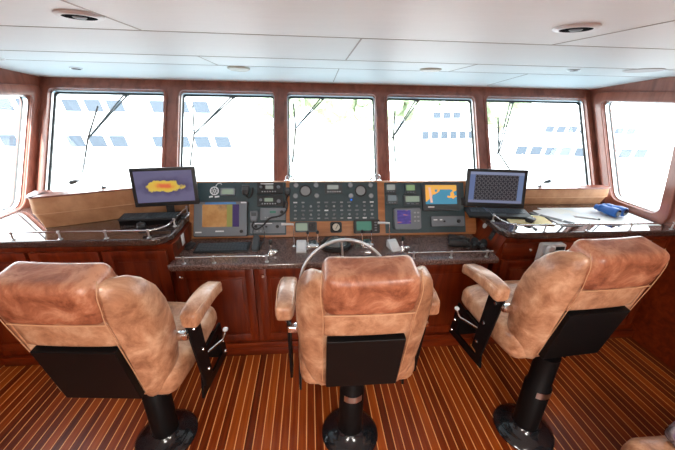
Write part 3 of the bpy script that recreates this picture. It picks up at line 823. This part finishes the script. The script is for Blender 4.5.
# ------------------------------------------------------------------ laptops
def laptop(label, loc, rz, tilt, w, h, d, scr, raise_=0., bezel=PLASTIC, scrw=.88):
    t = thing('laptop', label, 'laptop', loc, rz)
    a = math.atan2(raise_, d)
    B = T(0,0,raise_*1.0) @ RX(a)          # origin at hinge, base extends -y
    bm = NB(); box(bm, (0,-d/2,.012), (w,d,.024), B, .006); b = obj('base', bm, bezel, t, 30)
    bm = NB()
    for r in range(5):
        for c in range(16): box(bm, (-w*.44+(c+.5)*w*.88/16, -d*.12-(r+.5)*d*.5/5, .026), (w*.88/16*.8, d*.5/5*.78, .004), B)
    k = obj('keys', bm, KEYM, b, 0); k['kind'] = 'stuff'
    bm = NB(); box(bm, (0,-d*.80,.0248), (w*.2,d*.20,.002), B, .0008); obj('touchpad', bm, DGREY, b, 0)
    Sm = T(0,.0,raise_+.022) @ RX(-tilt)
    bm = NB(); box(bm, (0,.010,h/2), (w,.016,h), Sm, .006); l = obj('lid', bm, bezel, t, 30)
    sw, sh = w*scrw, h*.80
    # screen in its own object space so the picture can be laid out on it
    bm = NB(); box(bm, (0,0,0), (sw,.0012,sh)); o = obj('screen', bm, scr, l, 0); o.matrix_local = Sm @ T(0,.0015,h*.52)
    if raise_ > .02:
        bm = NB(); prism(bm, [(-d*.9,0.001),(0,0.001),(0,raise_-.002),], -w*.32, w*.32, 'X'); obj('wedge_stand', bm, BLACK, t, 0)
    return t
def sonar(m):
    tc = N(m, 'ShaderNodeTexCoord'); sp = N(m, 'ShaderNodeSeparateXYZ'); L(m, tc.outputs['Object'], sp.inputs[0])
    mp = N(m, 'ShaderNodeMapping'); mp.inputs['Location'].default_value = (-.0,0,-.012); mp.inputs['Scale'].default_value = (7.,1,20.)
    L(m, tc.outputs['Object'], mp.inputs[0])
    # a skewed relief like a hull sonar image: warm in the middle
    ln = N(m, 'ShaderNodeVectorMath', operation='LENGTH'); L(m, mp.outputs[0], ln.inputs[0])
    nz = N(m, 'ShaderNodeTexNoise'); nz.inputs['Scale'].default_value = 18; nz.inputs['Detail'].default_value = 6; L(m, tc.outputs['Object'], nz.inputs[0])
    ad = N(m, 'ShaderNodeMath', operation='MULTIPLY_ADD'); L(m, nz.outputs[0], ad.inputs[0]); ad.inputs[1].default_value = 1.1; L(m, ln.outputs['Value'], ad.inputs[2])
    hf = N(m, 'ShaderNodeMath', operation='MULTIPLY'); L(m, ad.outputs[0], hf.inputs[0]); hf.inputs[1].default_value = .5
    return ramp(m, hf.outputs[0], [(.36,(.60,.12,.04)), (.50,(.62,.36,.04)), (.64,(.58,.42,.06)), (.70,(.055,.045,.11)), (.98,(.10,.095,.18))])
SON = screen('sonar picture', sonar, .9)
for nme in ('sonar picture',):
    r = [n for n in SON.node_tree.nodes if n.type == 'VALTORGB'][0]
t = thing('monitor', 'black monitor on the left desk showing an orange relief on a purple-blue screen', 'monitor', (-.985,2.20,.951), .16)
MM = T(0,0,.108) @ RX(-.10)
bm = NB(); box(bm, (0,.0,.130), (.405,.028,.262), MM, .006); mc = obj('housing', bm, PLASTIC, t, 30)
bm = NB(); box(bm, (0,0,0), (.358,.0012,.212)); o = obj('screen', bm, SON, mc, 0); o.matrix_local = MM @ T(0,-.0145,.134)
bm = NB(); box(bm, (0,.05,.006), (.18,.09,.012), bev=.004); box(bm, (0,.035,.09), (.05,.02,.16), bev=.004); obj('stand', bm, PLASTIC, t, 30)
t = keyboard('keyboard', 'black keyboard raised on the left desk in front of the monitor', .37, .105, (-1.10,2.155,.985), .06)
bm = NB(); prism(bm, [(-.050,-.034),(-.050,-.001),(.050,-.001),(.050,-.034)], -.18, .18, 'X'); obj('riser', bm, BLACK, t, 0)
def panels(m):
    tc = N(m, 'ShaderNodeTexCoord'); sp = N(m, 'ShaderNodeSeparateXYZ'); L(m, tc.outputs['Object'], sp.inputs[0])
    v = N(m, 'ShaderNodeTexVoronoi'); v.inputs['Scale'].default_value = 30; v.inputs['Randomness'].default_value = 0.
    v.feature = 'F1'; L(m, tc.outputs['Object'], v.inputs['Vector'])
    c = ramp(m, v.outputs['Distance'], [(.30,(.012,.012,.016)), (.36,(.22,.22,.24)), (.42,(.012,.012,.016)), (.62,(.015,.015,.02))])
    c = stripes(m, sp.outputs[0], c, [(.165,(.12,.17,.30))])
    g = N(m, 'ShaderNodeMath', operation='LESS_THAN'); L(m, sp.outputs[0], g.inputs[0]); g.inputs[1].default_value = -.165
    mx = N(m, 'ShaderNodeMix', data_type='RGBA'); L(m, g.outputs[0], mx.inputs[0]); L(m, c, mx.inputs[6]); mx.inputs[7].default_value = (.10,.14,.28,1)
    c = stripes(m, sp.outputs[2], mx.outputs[2], [(.098,(.20,.23,.35))])
    g = N(m, 'ShaderNodeMath', operation='LESS_THAN'); L(m, sp.outputs[2], g.inputs[0]); g.inputs[1].default_value = -.098
    mx = N(m, 'ShaderNodeMix', data_type='RGBA'); L(m, g.outputs[0], mx.inputs[0]); L(m, c, mx.inputs[6]); mx.inputs[7].default_value = (.16,.18,.28,1)
    return mx.outputs[2]
PAN = screen('dark gauge software screen', panels, .9)
laptop('open laptop on the right desk showing rows of round gauges on a dark screen', (1.440,2.275,.952), -.14, .22, .465, .298, .150, PAN, .019)

# ------------------------------------------------------------------ paperwork on the right desk
t = thing('notepad', 'yellow lined notepad under the mouse on the right desk', 'notepad', (1.62,2.115,.951), -.22)
bm = NB(); box(bm, (0,0,.0028), (.30,.20,.0055)); obj('pages', bm, YELLOW, t, 0)
bm = NB(); box(bm, (0,.094,.0056), (.30,.012,.002)); obj('binding', bm, mat('pale binding', (.6,.62,.55), .6), t, 0)
CHARTM = mat('nautical chart paper', (.78,.80,.81), .55)
L(CHARTM, ramp(CHARTM, noise(CHARTM, (1,1,1), 3.2, 6, .6), [(.45,(.78,.80,.81)), (.52,(.70,.76,.79)), (.56,(.80,.79,.74))]), bs(CHARTM).inputs['Base Color'])
def sheet(label, poly, z, m, name='nautical_chart'):
    cx = sum(p[0] for p in poly)/len(poly); cy = sum(p[1] for p in poly)/len(poly)
    bm = NB(); prism(bm, [(p[0]-cx,p[1]-cy) for p in poly], 0, .0022); o = obj(name, bm, m, loc=(cx,cy,z), smooth=0)
    return tag(o, label, 'chart')
sheet('large nautical chart spread over the right desk beneath everything else', [(1.88,2.37),(1.98,2.0),(2.56,1.965),(2.565,2.36)], .9502, CHARTM)
sheet('folded white chart lying between the laptop and the large chart', [(1.79,2.30),(1.80,1.98),(1.965,1.98),(1.96,2.34)], .9528, PAPER)
t = thing('chart_dividers', 'thin steel chart dividers lying on the large chart near the blue binoculars', 'dividers', (2.11,2.12,.953), -.42)
for s in (-1,1):
    bm = NB(); tube(bm, [(-.09,s*.012,.003),(.07,s*.002,.004)], .0022, 6, r2=.0035); obj('leg', bm, STEEL, t)
bm = NB(); lathe(bm, [(0,0),(.008,0),(.008,.008),(0,.009)], 16, T(.075,0,0)); obj('hinge', bm, DGREY, t)
t = thing('ruler', 'dark parallel ruler beside the yellow notepad', 'ruler', (1.82,2.13,.955), -.95)
bm = NB(); box(bm, (0,.012,.002), (.30,.020,.004), bev=.001); obj('blade', bm, DGREY, t, 0)
bm = NB(); box(bm, (0,-.012,.002), (.30,.020,.004), bev=.001); obj('blade', bm, DGREY, t, 0)
for s in (-1,1):
    bm = NB(); box(bm, (s*.08,0,.005), (.008,.045,.002), bev=.0005); obj('hinge_arm', bm, STEEL, t, 0)

# telephone on the front of the right cabinet
t = thing('telephone', 'white wall telephone with keypad mounted on the right desk cabinet', 'telephone', (1.645,1.864,.70))
TM = RX(.0)
bm = NB(); prism(bm, rrect(-.085,-.02,.085,.185,.015,4), -.045, 0, 'Y'); obj('base', bm, WHITEP, t, 30, bevel=.005)
bm = NB(); rbox(bm, (-.050,-.065,.085), (.052,.042,.215), .018, 8, fn=lambda c: Vector((c.x, c.y - .012*abs((c.z-.085)/.1)**2, c.z))); h = obj('handset', bm, WHITEP, t)
bm = NB(); box(bm, (.035,-.0465,.155), (.075,.003,.028), bev=.001); obj('display', bm, PLASTIC, t, 0)
for r in range(4):
    for c in range(3):
        bm = NB(); box(bm, (.015+c*.020,-.047,.112-r*.019), (.014,.005,.011), bev=.001); obj('key', bm, GREYL, t, 0)
bm = NB(); tube(bm, spline([(-.05,-.06,-.02),(-.09,-.05,-.05),(-.085,-.04,.0),(-.11,-.04,.02),(-.10,-.045,-.03),(-.05,-.05,-.075),(.02,-.05,-.075),(.05,-.03,-.01)], 6), .005, 8); obj('cord', bm, WHITEP, t)

# ------------------------------------------------------------------ small gooseneck lamps
def goose(label, base, pts, head, m=DGREY, hr=.013, stem=CHROME, hd=None):
    t = thing('gooseneck_lamp', label, 'lamp', base)
    bm = NB(); lathe(bm, [(.016,0),(.016,.005),(.006,.010),(0,.010)], 16); obj('base', bm, stem, t)
    bm = NB(); P = spline(pts, 6); tube(bm, P, .0042, 8); obj('neck', bm, stem, t)
    p = Vector(pts[-1]); d = Vector(head).normalized(); q = d.to_track_quat('Z', 'Y').to_matrix().to_4x4(); q.translation = p
    bm = NB(); lathe(bm, [(.0,-.01),(hr*.5,-.008),(hr,.012),(hr*1.1,hr*2.4),(hr*.95,hr*3.2),(0,hr*3.3)], 18, q); obj('lamp_head', bm, m, t)
goose('gooseneck lamp with dark oval head on the tall left coaming', (-1.41,2.25,1.172), [(0,0,0),(-.035,0,.045),(-.09,-.01,.065),(-.15,-.02,.052)], (-1,-.1,-.25), stem=DGREY)
goose('short gooseneck lamp with dark head on the low right coaming', (1.93,2.47,1.106), [(0,0,0),(-.002,-.01,.03),(.012,-.03,.048)], (.5,-.6,.35), stem=DGREY)
goose('tiny curled chrome lamp on the dashboard between the left board and the switchboard', (-.185,2.432,1.170), [(0,0,0),(.0,0,.03),(.025,0,.045),(.05,-.01,.03)], (.6,0,-.8), CHROME, .008)
goose('tiny curled chrome lamp on the dashboard between the switchboard and the right board', (.545,2.432,1.170), [(0,0,0),(-.0,0,.035),(-.03,0,.05),(-.06,-.01,.03)], (-.6,0,-.8), CHROME, .008)

# ------------------------------------------------------------------ ceiling fittings
def downlight(label, x, y, r, small=False):
    t = thing('ceiling_light', label, 'ceiling light', (x,y,zc(y)))
    a = 0.
    if y > 1.4: a = -.06
    if y > 2.4: a = -.12
    M = RX(a) 
    bm = NB(); lathe(bm, [(r,-.0005),(r,-.004),(r*.9,-.008),(r*.72,-.008),(r*.66,-.003),(r*.66,.010),(r,.010)], 36, M); obj('trim_ring', bm, WHITEP if not small else STEEL, t)
    bm = NB(); lathe(bm, [(r*.71,-.0076),(r*.4,-.0072),(0,-.0072)], 28, M); obj('recess', bm, RECESS, t)
    bm = NB(); lathe(bm, [(r*.30,-.0073),(r*.25,-.010),(0,-.011)], 20, M); obj('bulb', bm, GREYP if not small else DGREY, t)
downlight('large round recessed ceiling light nearest the camera on the left', -.665, 1.155, .062)
downlight('large round recessed ceiling light nearest the camera on the right', .805, 1.055, .062)
downlight('tiny dark recessed ceiling light above the left front window', -1.615, 2.62, .040, True)
downlight('tiny dark recessed ceiling light above the right front window', 1.66, 2.10, .035, True)
def vent(label, x, y, r):
    t = thing('ceiling_vent', label, 'ceiling vent', (x,y,zc(y)))
    a = -.12 if y > 2.4 else -.04
    bm = NB(); lathe(bm, [(r,0.004),(r,-.006),(r*.88,-.012),(r*.8,-.010),(r*.72,-.012),(r*.6,-.010),(r*.5,-.012),(0,-.013)], 36, RX(a)); obj('grille', bm, CREAM, t)
vent('round white ceiling vent above the second window from the left', -.475, 2.47, .075)
vent('round white ceiling vent above the fourth window', .80, 2.28, .070)
def spk(label, x, y, r):
    t = thing('ceiling_speaker', label, 'ceiling speaker', (x,y,zc(y)))
    bm = NB(); lathe(bm, [(r,.003),(r,-.003),(r*.96,-.006),(r*.9,-.005),(0,-.005)], 40, RX(-.05 if y>1.4 else 0)); obj('grille', bm, mat('speaker cloth', (.68,.67,.66), .7), t)
spk('flat round speaker grille in the ceiling at the far left', -1.93, 2.30, .10)
spk('flat round speaker grille in the ceiling at the far right', 2.05, 2.02, .10)

# ------------------------------------------------------------------ helm chairs
def BK(x, w, t):   # back frame: x right, w up the back, t forwards
    return Vector((x, -.18 - .19*w + .98*t, .615 + .98*w + .19*t))
def wing(s):
    bm = NB(); secs = []
    prof = [(-.005,.185,.03),(.01,.205,.07),(.05,.232,.11),(.12,.252,.135),(.22,.265,.15),(.34,.272,.155),(.45,.272,.15),(.54,.262,.14),(.60,.243,.12),(.64,.22,.09),(.662,.195,.05),(.668,.18,.02)]
    for w, xo, th in prof:
        w *= .945
        xi = .135
        cx = (xi+xo)/2; hx = (xo-xi)/2
        t0 = -.035*min(1, th/.13)                      # rear bulge
        ring = []
        for k in range(20):
            a = 2*PI*k/20; c, d = math.cos(a), math.sin(a)
            ex = .62
            px = cx + hx*math.copysign(abs(c)**ex, c)
            tt = t0 + th/2 + th/2*math.copysign(abs(d)**ex, d)
            # the outer side sweeps forward
            tt += .55*max(0, px-.17)
            ring.append(BK(s*px, w, tt))
        secs.append(ring)
    loft(bm, secs); return bm
def make_chair(label, loc, rz, lever=0, tag_plate=True, slide=0., dz=-.013):
    t = thing('helm_chair', label, 'chair', loc, rz, 'helm chairs')
    D = (0, slide, dz)
    bm = NB(); lathe(bm, [(.158,0),(.160,.008),(.150,.020),(.115,.034),(.080,.050),(.068,.065),(0,.065)], 48); obj('base', bm, BLACKG, t)
    bm = NB(); lathe(bm, [(.066,.05),(.066,.36),(.058,.37),(.058,.565),(0,.565)], 32); p = obj('column', bm, BLACK, t)
    if tag_plate:
        bm = NB(); A = []
        for r in (.0665,.0680):
            for z in (.315,.355):
                A.append([bm.verts.new((r*math.cos(a), r*math.sin(a), z)) for a in [(-PI/2-.75+i*1.5/10) for i in range(11)]])
        for i in range(10):
            bm.faces.new((A[2][i],A[2][i+1],A[3][i+1],A[3][i]))
        obj('maker_plate', bm, STEEL, p)
    bm = NB(); box(bm, (0,.03+slide,.578), (.30,.34,.03), bev=.006); box(bm, (0,-.10+slide,.605), (.26,.12,.03), bev=.008); obj('seat_mount', bm, BLACK, t, 30)
    bm = NB(); rbox(bm, (0,.065,.665), (.55,.52,.155), .06, 12, fn=lambda c: Vector((c.x*(1-.30*max(0,-c.y-.02)), c.y, c.z + (.02*math.cos(c.x*6) if c.z > .66 else 0) - .25*max(0,c.y-.24)**1.0*(1 if c.z > .66 else 0)))); obj('seat', bm, LEATHER, t, loc=D)
    bm = NB(); rbox(bm, (0,0,0), (.34,.13,.60), .055, 10, fn=lambda c: BK(c.x, c.z+.31, c.y+.062)); b = obj('backrest', bm, LEATHER, t, loc=D)
    for s in (-1,1): obj('side_bolster', wing(s), LEATHER, t, loc=D)
    # middle panel, head roll, plate
    bm = NB(); rbox(bm, (0,0,0), (.335,.05,.130), .016, 8, fn=lambda c: BK(c.x, c.z+.425, c.y-.010 - .006*math.cos(c.x*8))); obj('lower_back_panel', bm, LEATHER, t, loc=D)
    def hr(c):
        k = (c.z+.09)/.18
        wd = 1.0 - .06*abs(k-.5)*2
        return BK(c.x*wd, c.z+.572, c.y+.028 + .01*(1-(c.x/.2)**2)*-1)
    bm = NB(); rbox(bm, (0,0,0), (.350,.150,.180), .034, 14, fn=hr); obj('head_roll', bm, LEATHER_D, t, loc=D)
    bm = NB(); tube(bm, [BK(x, .487, -.040-.006*math.cos(x*8)) for x in [-.166+.332*i/12 for i in range(13)]], .0026, 8)
    obj('piping', bm, PIPING, t, loc=D)
    for s in (-1,1):
        bm = NB(); tube(bm, spline([BK(s*.166, .06, -.030), BK(s*.167,.36,-.040), BK(s*.169,.49,-.044), BK(s*.176,.56,-.040), BK(s*.177,.61,-.032), BK(s*.172,.65,.0)], 5), .0016, 8); obj('piping', bm, PIPING, t, loc=D)
    bm = NB(); prism(bm, [(-.152,.05),(.152,.05),(.152,.350),(-.152,.350)], -.052, -.020, 'Y')
    for v in bm.verts: v.co = BK(v.co.x, v.co.z, v.co.y)
    obj('back_plate', bm, BLACK, t, 0, loc=D, bevel=.004)
    # armrests
    for s in (-1,1):
        nm = 'armrest'
        def af(c, s=s):
            k = (c.y+.16)/.32
            return Vector((c.x*(1+.12*math.sin(k*PI)) + s*(.326 - .006*k), c.y+.055, c.z*(1-.18*k) + .935 + .035*k*(1-k)*4*.6 - .035*k))
        bm = NB(); rbox(bm, (0,0,0), (.078,.33,.078), .022, 10, fn=af); a = obj(nm, bm, LEATHER, t, loc=D)
        bm = NB(); tube(bm, spline([af(Vector((s*.030,-.150,.036))), af(Vector((s*.036,-.05,.036))), af(Vector((s*.036,.08,.036))), af(Vector((s*.030,.150,.034)))], 5), .0022, 6); obj('piping', bm, PIPING, a)
        x0 = s*.312
        bm = NB(); prism(bm, [(-.105,.905),(.0,.905),(.045,.50),(-.04,.50)], x0-.006, x0+.006, 'X'); br = obj('arm_bracket', bm, BLACK, t, 0, loc=D, bevel=.002)
        for y, z in ((-.06,.86),(-.01,.70),(.01,.56)):
            bm = NB(); lathe(bm, [(.009,0),(.008,.005),(0,.006)], 12, T(x0+s*.006,y,z) @ RY(s*PI/2)); obj('bolt', bm, CHROME, br)
        bm = NB(); rbox(bm, (s*.29,-.10,.86), (.05,.035,.035), .008, 4); obj('arm_hinge', bm, CHROME, br)
    # fold-down footrest frame
    f = None
    for s_ in (-1,1):
        bm = NB(); plane_face(bm, lambda y, z, n=0.: Vector((s_*.272+n, y, z)), [(.30,.60),(.04,.60),(-.01,.38),(.34,.34)], [(.25,.56),(.09,.56),(.045,.42),(.275,.40)], -.006, .006)
        f = obj('footrest_side', bm, BLACK, t, 0, loc=D)
        for y, z in ((.315,.38),(.30,.47)):
            bm = NB(); lathe(bm, [(.011,0),(.009,.008),(0,.010)], 12, T(s_*.278,y,z) @ RY(s_*PI/2)); obj('bolt', bm, CHROME, f)
    bm = NB(); box(bm, (0,.312,.43), (.53,.018,.19), bev=.004); obj('footrest_tread', bm, BLACK, t, loc=D)
    if lever:
        bm = NB(); tube(bm, spline([(lever*.285,.06,.60),(lever*.32,.13,.60),(lever*.338,.17,.60),(lever*.343,.20,.625)], 6), .006, 10); l = obj('seat_lever', bm, CHROME, t, loc=D)
        bm = NB(); rbox(bm, (lever*.344,.203,.636), (.026,.026,.02), .0095, 5); obj('knob', bm, WHITEP, l)
    return t
make_chair('tan leather helm chair left of the steering wheel, turned slightly right', (-.82,1.29,0), -.085, 1, False, slide=-.045, dz=-.016)
make_chair('tan leather helm chair in the middle, directly behind the steering wheel', (.207,1.237,0), 0., 0)
make_chair('tan leather helm chair on the right, turned slightly left, chart desk behind', (1.225,1.19,0), .075, -1, slide=.135, dz=.0)

# foreground settee corner and cushion
t = thing('settee', 'corner of a tan leather seat at the lower right edge of the photo', 'seat', (1.94,.27,0))
bm = NB(); rbox(bm, (0,0,.40), (1.30,1.10,.20), .07, 14); obj('cushion', bm, LEATHER, t)
bm = NB(); box(bm, (0,-.02,.15), (1.2,.98,.30), bev=.01); obj('base', bm, MAHOG, t, 30)
CLOTH = mat('shiny patterned cloth', (.3,.26,.33), .25, metal=.5)
L(CLOTH, ramp(CLOTH, noise(CLOTH, (1,1,1), 14, 4, .6, dist=1.5), [(.35,(.08,.06,.07)), (.5,(.42,.38,.42)), (.58,(.22,.15,.34)), (.7,(.7,.68,.72))]), bs(CLOTH).inputs['Base Color'])
bm = NB(); rbox(bm, (0,0,.042), (.34,.30,.085), .04, 14, fn=lambda c: Vector((c.x, c.y, c.z + .012*math.sin(c.x*40+c.y*25)*math.cos(c.y*38))))
o = obj('cushion', bm, CLOTH, loc=(1.63,.69,.503)); o.rotation_euler = (0,0,.3); tag(o, 'crumpled shiny grey and purple cushion on the leather seat', 'cushion')

# ------------------------------------------------------------------ outside: wipers
def wiper(label, x, pts_arm, blade):
    """pts in window-plane coords (x, s)"""
    c = WP(x, sz(1.80), -.10)
    t = thing('windscreen_wiper', label, 'wiper', c)
    (a0, a1) = pts_arm
    for dx in (-.016, .016):
        bm = NB(); tube(bm, [WP(a0[0]+dx, a0[1], -.085)-c, WP(a1[0]+dx*.8, a1[1]+dx, -.085)-c], .0062, 8); obj('arm', bm, DGREY, t)
    bm = NB(); lathe(bm, [(.018,-.02),(.018,.02),(.0,.022)], 16, T(*(WP(a0[0],a0[1],-.085)-c)) @ RX(PI/2)); obj('pivot', bm, DGREY, t)
    bm = NB(); tube(bm, [WP(blade[0][0], blade[0][1], -.080)-c, WP(a1[0], a1[1], -.076)-c, WP(blade[1][0], blade[1][1], -.080)-c], .0066, 8); obj('blade', bm, RUBBER, t)
SZ = sz
wiper('windscreen wiper outside the leftmost front window', -1.6, ((-1.55,SZ(1.80)),(-1.83,SZ(1.46))), ((-1.77,SZ(1.70)),(-1.86,SZ(1.20))))
wiper('windscreen wiper outside the second front window from the left', -.72, ((-.66,SZ(1.80)),(-.98,SZ(1.50))), ((-1.00,SZ(1.72)),(-1.01,SZ(1.25))))
wiper('windscreen wiper outside the middle front window', .12, ((.12,SZ(1.80)),(-.12,SZ(1.55))), ((-.14,SZ(1.75)),(-.15,SZ(1.28))))
wiper('windscreen wiper outside the fourth front window, blade upright at its left', 1.0, ((.99,SZ(1.80)),(.75,SZ(1.49))), ((.775,SZ(1.70)),(.765,SZ(1.22))))
wiper('windscreen wiper outside the rightmost front window', 1.95, ((1.90,SZ(1.80)),(1.73,SZ(1.36))), ((1.75,SZ(1.66)),(1.84,SZ(1.20))))
# own foredeck beyond the windows
HULLW = mat('white gelcoat', (.82,.83,.84), .3)
TINT = mat('tinted yacht window', (.055,.07,.09), .25, spec=.25)
BIM = mat('pale blue canvas', (.25,.45,.58), .7)

# ------------------------------------------------------------------ yachts
def yacht(label, cx, cy, rz, ln, wd, z0, decks, name='motor_yacht'):
    t = thing(name, label, 'yacht', (cx,cy,z0), rz)
    # hull loft along x
    bm = NB(); secs = []
    for k in range(13):
        u = k/12; x = -ln/2 + ln*u
        b = wd/2*(1 - max(0,(u-.55)/.45)**2.2)*.98 + .03
        sh = 2.0 + .9*max(0,u-.4)
        secs.append([Vector((x, -b, sh)), Vector((x, -b*.92, .6)), Vector((x, -b*.5, -.4)), Vector((x, b*.5, -.4)), Vector((x, b*.92, .6)), Vector((x, b, sh))])
    loft(bm, secs); obj('hull', bm, HULLW, t, 40)
    z = 2.05
    for i, (x0, x1, w, h, wins) in enumerate(decks):
        bm = NB()
        prism(bm, [(x0,z),(x1,z),(x1-h*.75,z+h),(x0+h*.25,z+h)], -w/2, w/2, 'Y')
        d = obj('deckhouse', bm, HULLW, t, 30, bevel=.03)
        bm = NB(); box(bm, ((x0+x1)/2-.1, 0, z+h+.06), (x1-x0-.2, w+.35, .12), bev=.04); obj('roof', bm, HULLW, d, 30)
        for j in range(wins):
            L_ = (x1-h*.75 - x0-.9)/wins
            if wins > 12 and i and j in (7,11): continue
            a = x0+.5+j*L_; b2 = a+L_*.72
            for s in (-1,1):
                bm = NB(); prism(bm, [(a,z+h*.42),(b2,z+h*.42),(b2-.08,z+h*.78),(a-.08,z+h*.78)], s*w/2-.02*(s<0)-.0, s*w/2+.02*(s>0), 'Y'); obj('window', bm, TINT, d, 0)
        z += h+.12
    bm = NB(); tube(bm, [(-ln*.1,0,z),(-ln*.13,0,z+1.6)], .06, 8, r2=.03); tube(bm, [(-ln*.12-.0,-.6,z+.9),(-ln*.12,.6,z+.9)], .03, 6); obj('mast', bm, HULLW, t)
    bm = NB()
    for k in range(14):
        x = ln*.02 + k*ln*.033; u = (x+ln/2)/ln
        b = wd/2*(1 - max(0,(u-.55)/.45)**2.2)*.98 - .05; sh = 2.0+.9*max(0,u-.4)
        for s in (-1,1): tube(bm, [(x,s*b,sh),(x,s*b,sh+.55)], .015, 5)
    obj('railing', bm, STEEL, t)
    return t
SEA = -4.6
yacht('large white motor yacht with two rows of dark windows seen through the left windows', -7.2, 13.8, 0., 15., 4.2, SEA+.3, [(-7.2,6.2,4.0,1.66,0),(-7.0,5.8,3.9,1.02,16),(-6.8,5.2,3.8,1.02,15),(-6.4,3.,3.4,1.0,0)])
yacht('white motor yacht moored far off beyond the middle windows', 14.0, 31., .2, 14., 4.2, SEA, [(-5.,3.,3.4,1.8,6),(-4.,1.,3.,1.4,3)])
yacht('white motor yacht low in the fourth window', 5.2, 17.5, 1.25, 10., 3.4, SEA-.4, [(-3.6,1.5,2.6,1.5,3)])
yacht('white motor yacht with tinted windows seen through the rightmost front window', 16.6, 22., PI-.15, 15., 4.4, SEA+.2, [(-6.,4.5,3.8,1.5,9),(-5.,2.5,3.4,1.1,8)])
yacht('white yacht with blue canvas seen through the right side window', 13.2, 9.3, PI+.35, 12., 3.8, SEA+.1, [(-4.5,3.,3.2,1.6,7),(-3.6,1.0,2.8,1.1,6)])
yacht('white yacht alongside seen through the left side window', -12.0, 7.3, -.25, 12., 3.8, SEA+.1, [(-4.5,4.,3.2,2.1,6),(-3.6,2.0,2.8,1.6,4)])
# water, dock, trees
WATER = mat('harbour water', (.10,.16,.19), .15, spec=.6)
bump(WATER, noise(WATER, (1,1,1), 2., 4, .5), .3, .1)
bm = NB(); box(bm, (0,45,SEA-.05), (160,140,.1)); o = obj('harbour_water', bm, WATER, smooth=0); o['kind'] = 'structure'
t = thing('dock', 'long pale concrete dock across the harbour behind the yachts', 'dock', (2,37.3,SEA))
bm = NB(); box(bm, (0,0,.4), (70,3,.8), bev=.05); obj('deck', bm, mat('pale concrete', (.6,.59,.56), .8), t, 30)
for k in range(12):
    bm = NB(); lathe(bm, [(.2,-.5),(.2,2.2),(.0,2.4)], 12, T(-33+k*6,-1.6,0)); obj('piling', bm, mat('weathered timber', (.35,.30,.25), .8) if k == 0 else bpy.data.materials['weathered timber'], t)
LEAF = mat('bright foliage', (.13,.24,.06), .7); BARK = mat('bark', (.30,.26,.22), .9)
L(LEAF, ramp(LEAF, noise(LEAF, (1,1,1), 1.5, 4, .6), [(.35,(.26,.33,.20)), (.65,(.42,.50,.34))]), bs(LEAF).inputs['Base Color'])
def tree(label, x, y, h, r):
    t = thing('tree', label, 'tree', (x,y,SEA+.5), 0, 'trees along the far shore')
    bm = NB(); tube(bm, [(0,0,0),(.1,0,h*.4),(0,.1,h*.7)], .28, 8, r2=.12); obj('trunk', bm, BARK, t)
    bm = NB()
    for k in range(16):
        a = random.random()*2*PI; q = random.random()
        c = Vector((math.cos(a)*r*.55*q, math.sin(a)*r*.55*q, h*.34+random.random()*h*.60)); rr = r*(.38+.2*random.random())
        m = bmesh.ops.create_icosphere(bm, subdivisions=3, radius=rr, matrix=Matrix.Translation(c))
        for v in m['verts']: v.co += (v.co-c)*random.uniform(-.22,.22)
    obj('crown', bm, LEAF, t, 0)
for k, (x, y, h, r) in enumerate([(-4,44,9,3.6),(3,46,10,4.2),(9,45,8.8,3.6),(15,46,10.5,4.4),(21,45,9.5,4),(28,47,10,4.2),(-11,46,9,4)]):
    tree('green tree on the far shore, number from the left '.replace(', number from the left ', '') , x, y, h, r)
bm = NB(); box(bm, (5,48,SEA+.2), (110,18,1.2)); o = obj('far_shore', bm, mat('pale shore', (.45,.44,.38), .9), smooth=0); o['kind'] = 'structure'

# ------------------------------------------------------------------ light
W = bpy.data.worlds.new('World'); S.world = W; W.use_nodes = True
bg = W.node_tree.nodes['Background']; bg.inputs[0].default_value = (.90,.96,1.0,1); bg.inputs[1].default_value = 8.0
sd = bpy.data.lights.new('Sun', 'SUN'); sd.energy = 14.; sd.angle = .01; sd.color = (1,.97,.92)
so = bpy.data.objects.new('Sun', sd); COL.objects.link(so); so.rotation_euler = (math.radians(48), 0, math.radians(-22))

for i, (x, y) in enumerate(((-.55,-.55),(.95,-.55),(-.55,-1.55),(.95,-1.55))):  # unseen panels added behind the camera to light chair backs and floor
    t = thing('added_fill_light', ('square added fill light ' + ('nearer the helm' if i < 2 else 'nearer the rear wall') + (' on the left, behind the camera' if i % 2 == 0 else ' on the right, behind the camera')), 'added fill light', (x,y,2.0))
    bm = NB(); box(bm, (0,0,-.012), (.46,.46,.022), bev=.006); obj('frame', bm, WHITEP, t, 30)
    em = bpy.data.materials.get('fill light diffuser') or mat('fill light diffuser', (.9,.9,.85), .5)
    bs(em).inputs['Emission Color'].default_value = (1,.93,.82,1); bs(em).inputs['Emission Strength'].default_value = 2.
    bm = NB(); box(bm, (0,0,-.026), (.40,.40,.006)); obj('diffuser', bm, em, t, 0)
    ld = bpy.data.lights.new('lamp', 'AREA'); ld.energy = FILL; ld.size = .4; ld.color = (1,.96,.90)
    lo = bpy.data.objects.new('lamp', ld); COL.objects.link(lo); lo.location = (x,y,1.965)

# ------------------------------------------------------------------ camera
cam = bpy.data.cameras.new('Camera'); co = bpy.data.objects.new('Camera', cam); COL.objects.link(co)
cam.sensor_width = 36.; cam.lens = 320./675*36.; cam.clip_start = .02; cam.clip_end = 500
R_ = Vector((.99644441,-.08205517,.01911752)); Dn = Vector((-.01355164,-.38004499,-.92486872)); Fw = Vector((.08315578,.9213212,-.37980569))
m = Matrix((R_, -Dn, -Fw)).transposed().to_4x4(); m.translation = (0,0,1.8)
co.matrix_world = m
S.camera = co
S.view_settings.view_transform = 'Standard'; S.view_settings.look = 'None'
S.view_settings.exposure = .22; S.view_settings.gamma = 1.; S.view_settings.use_curve_mapping = False
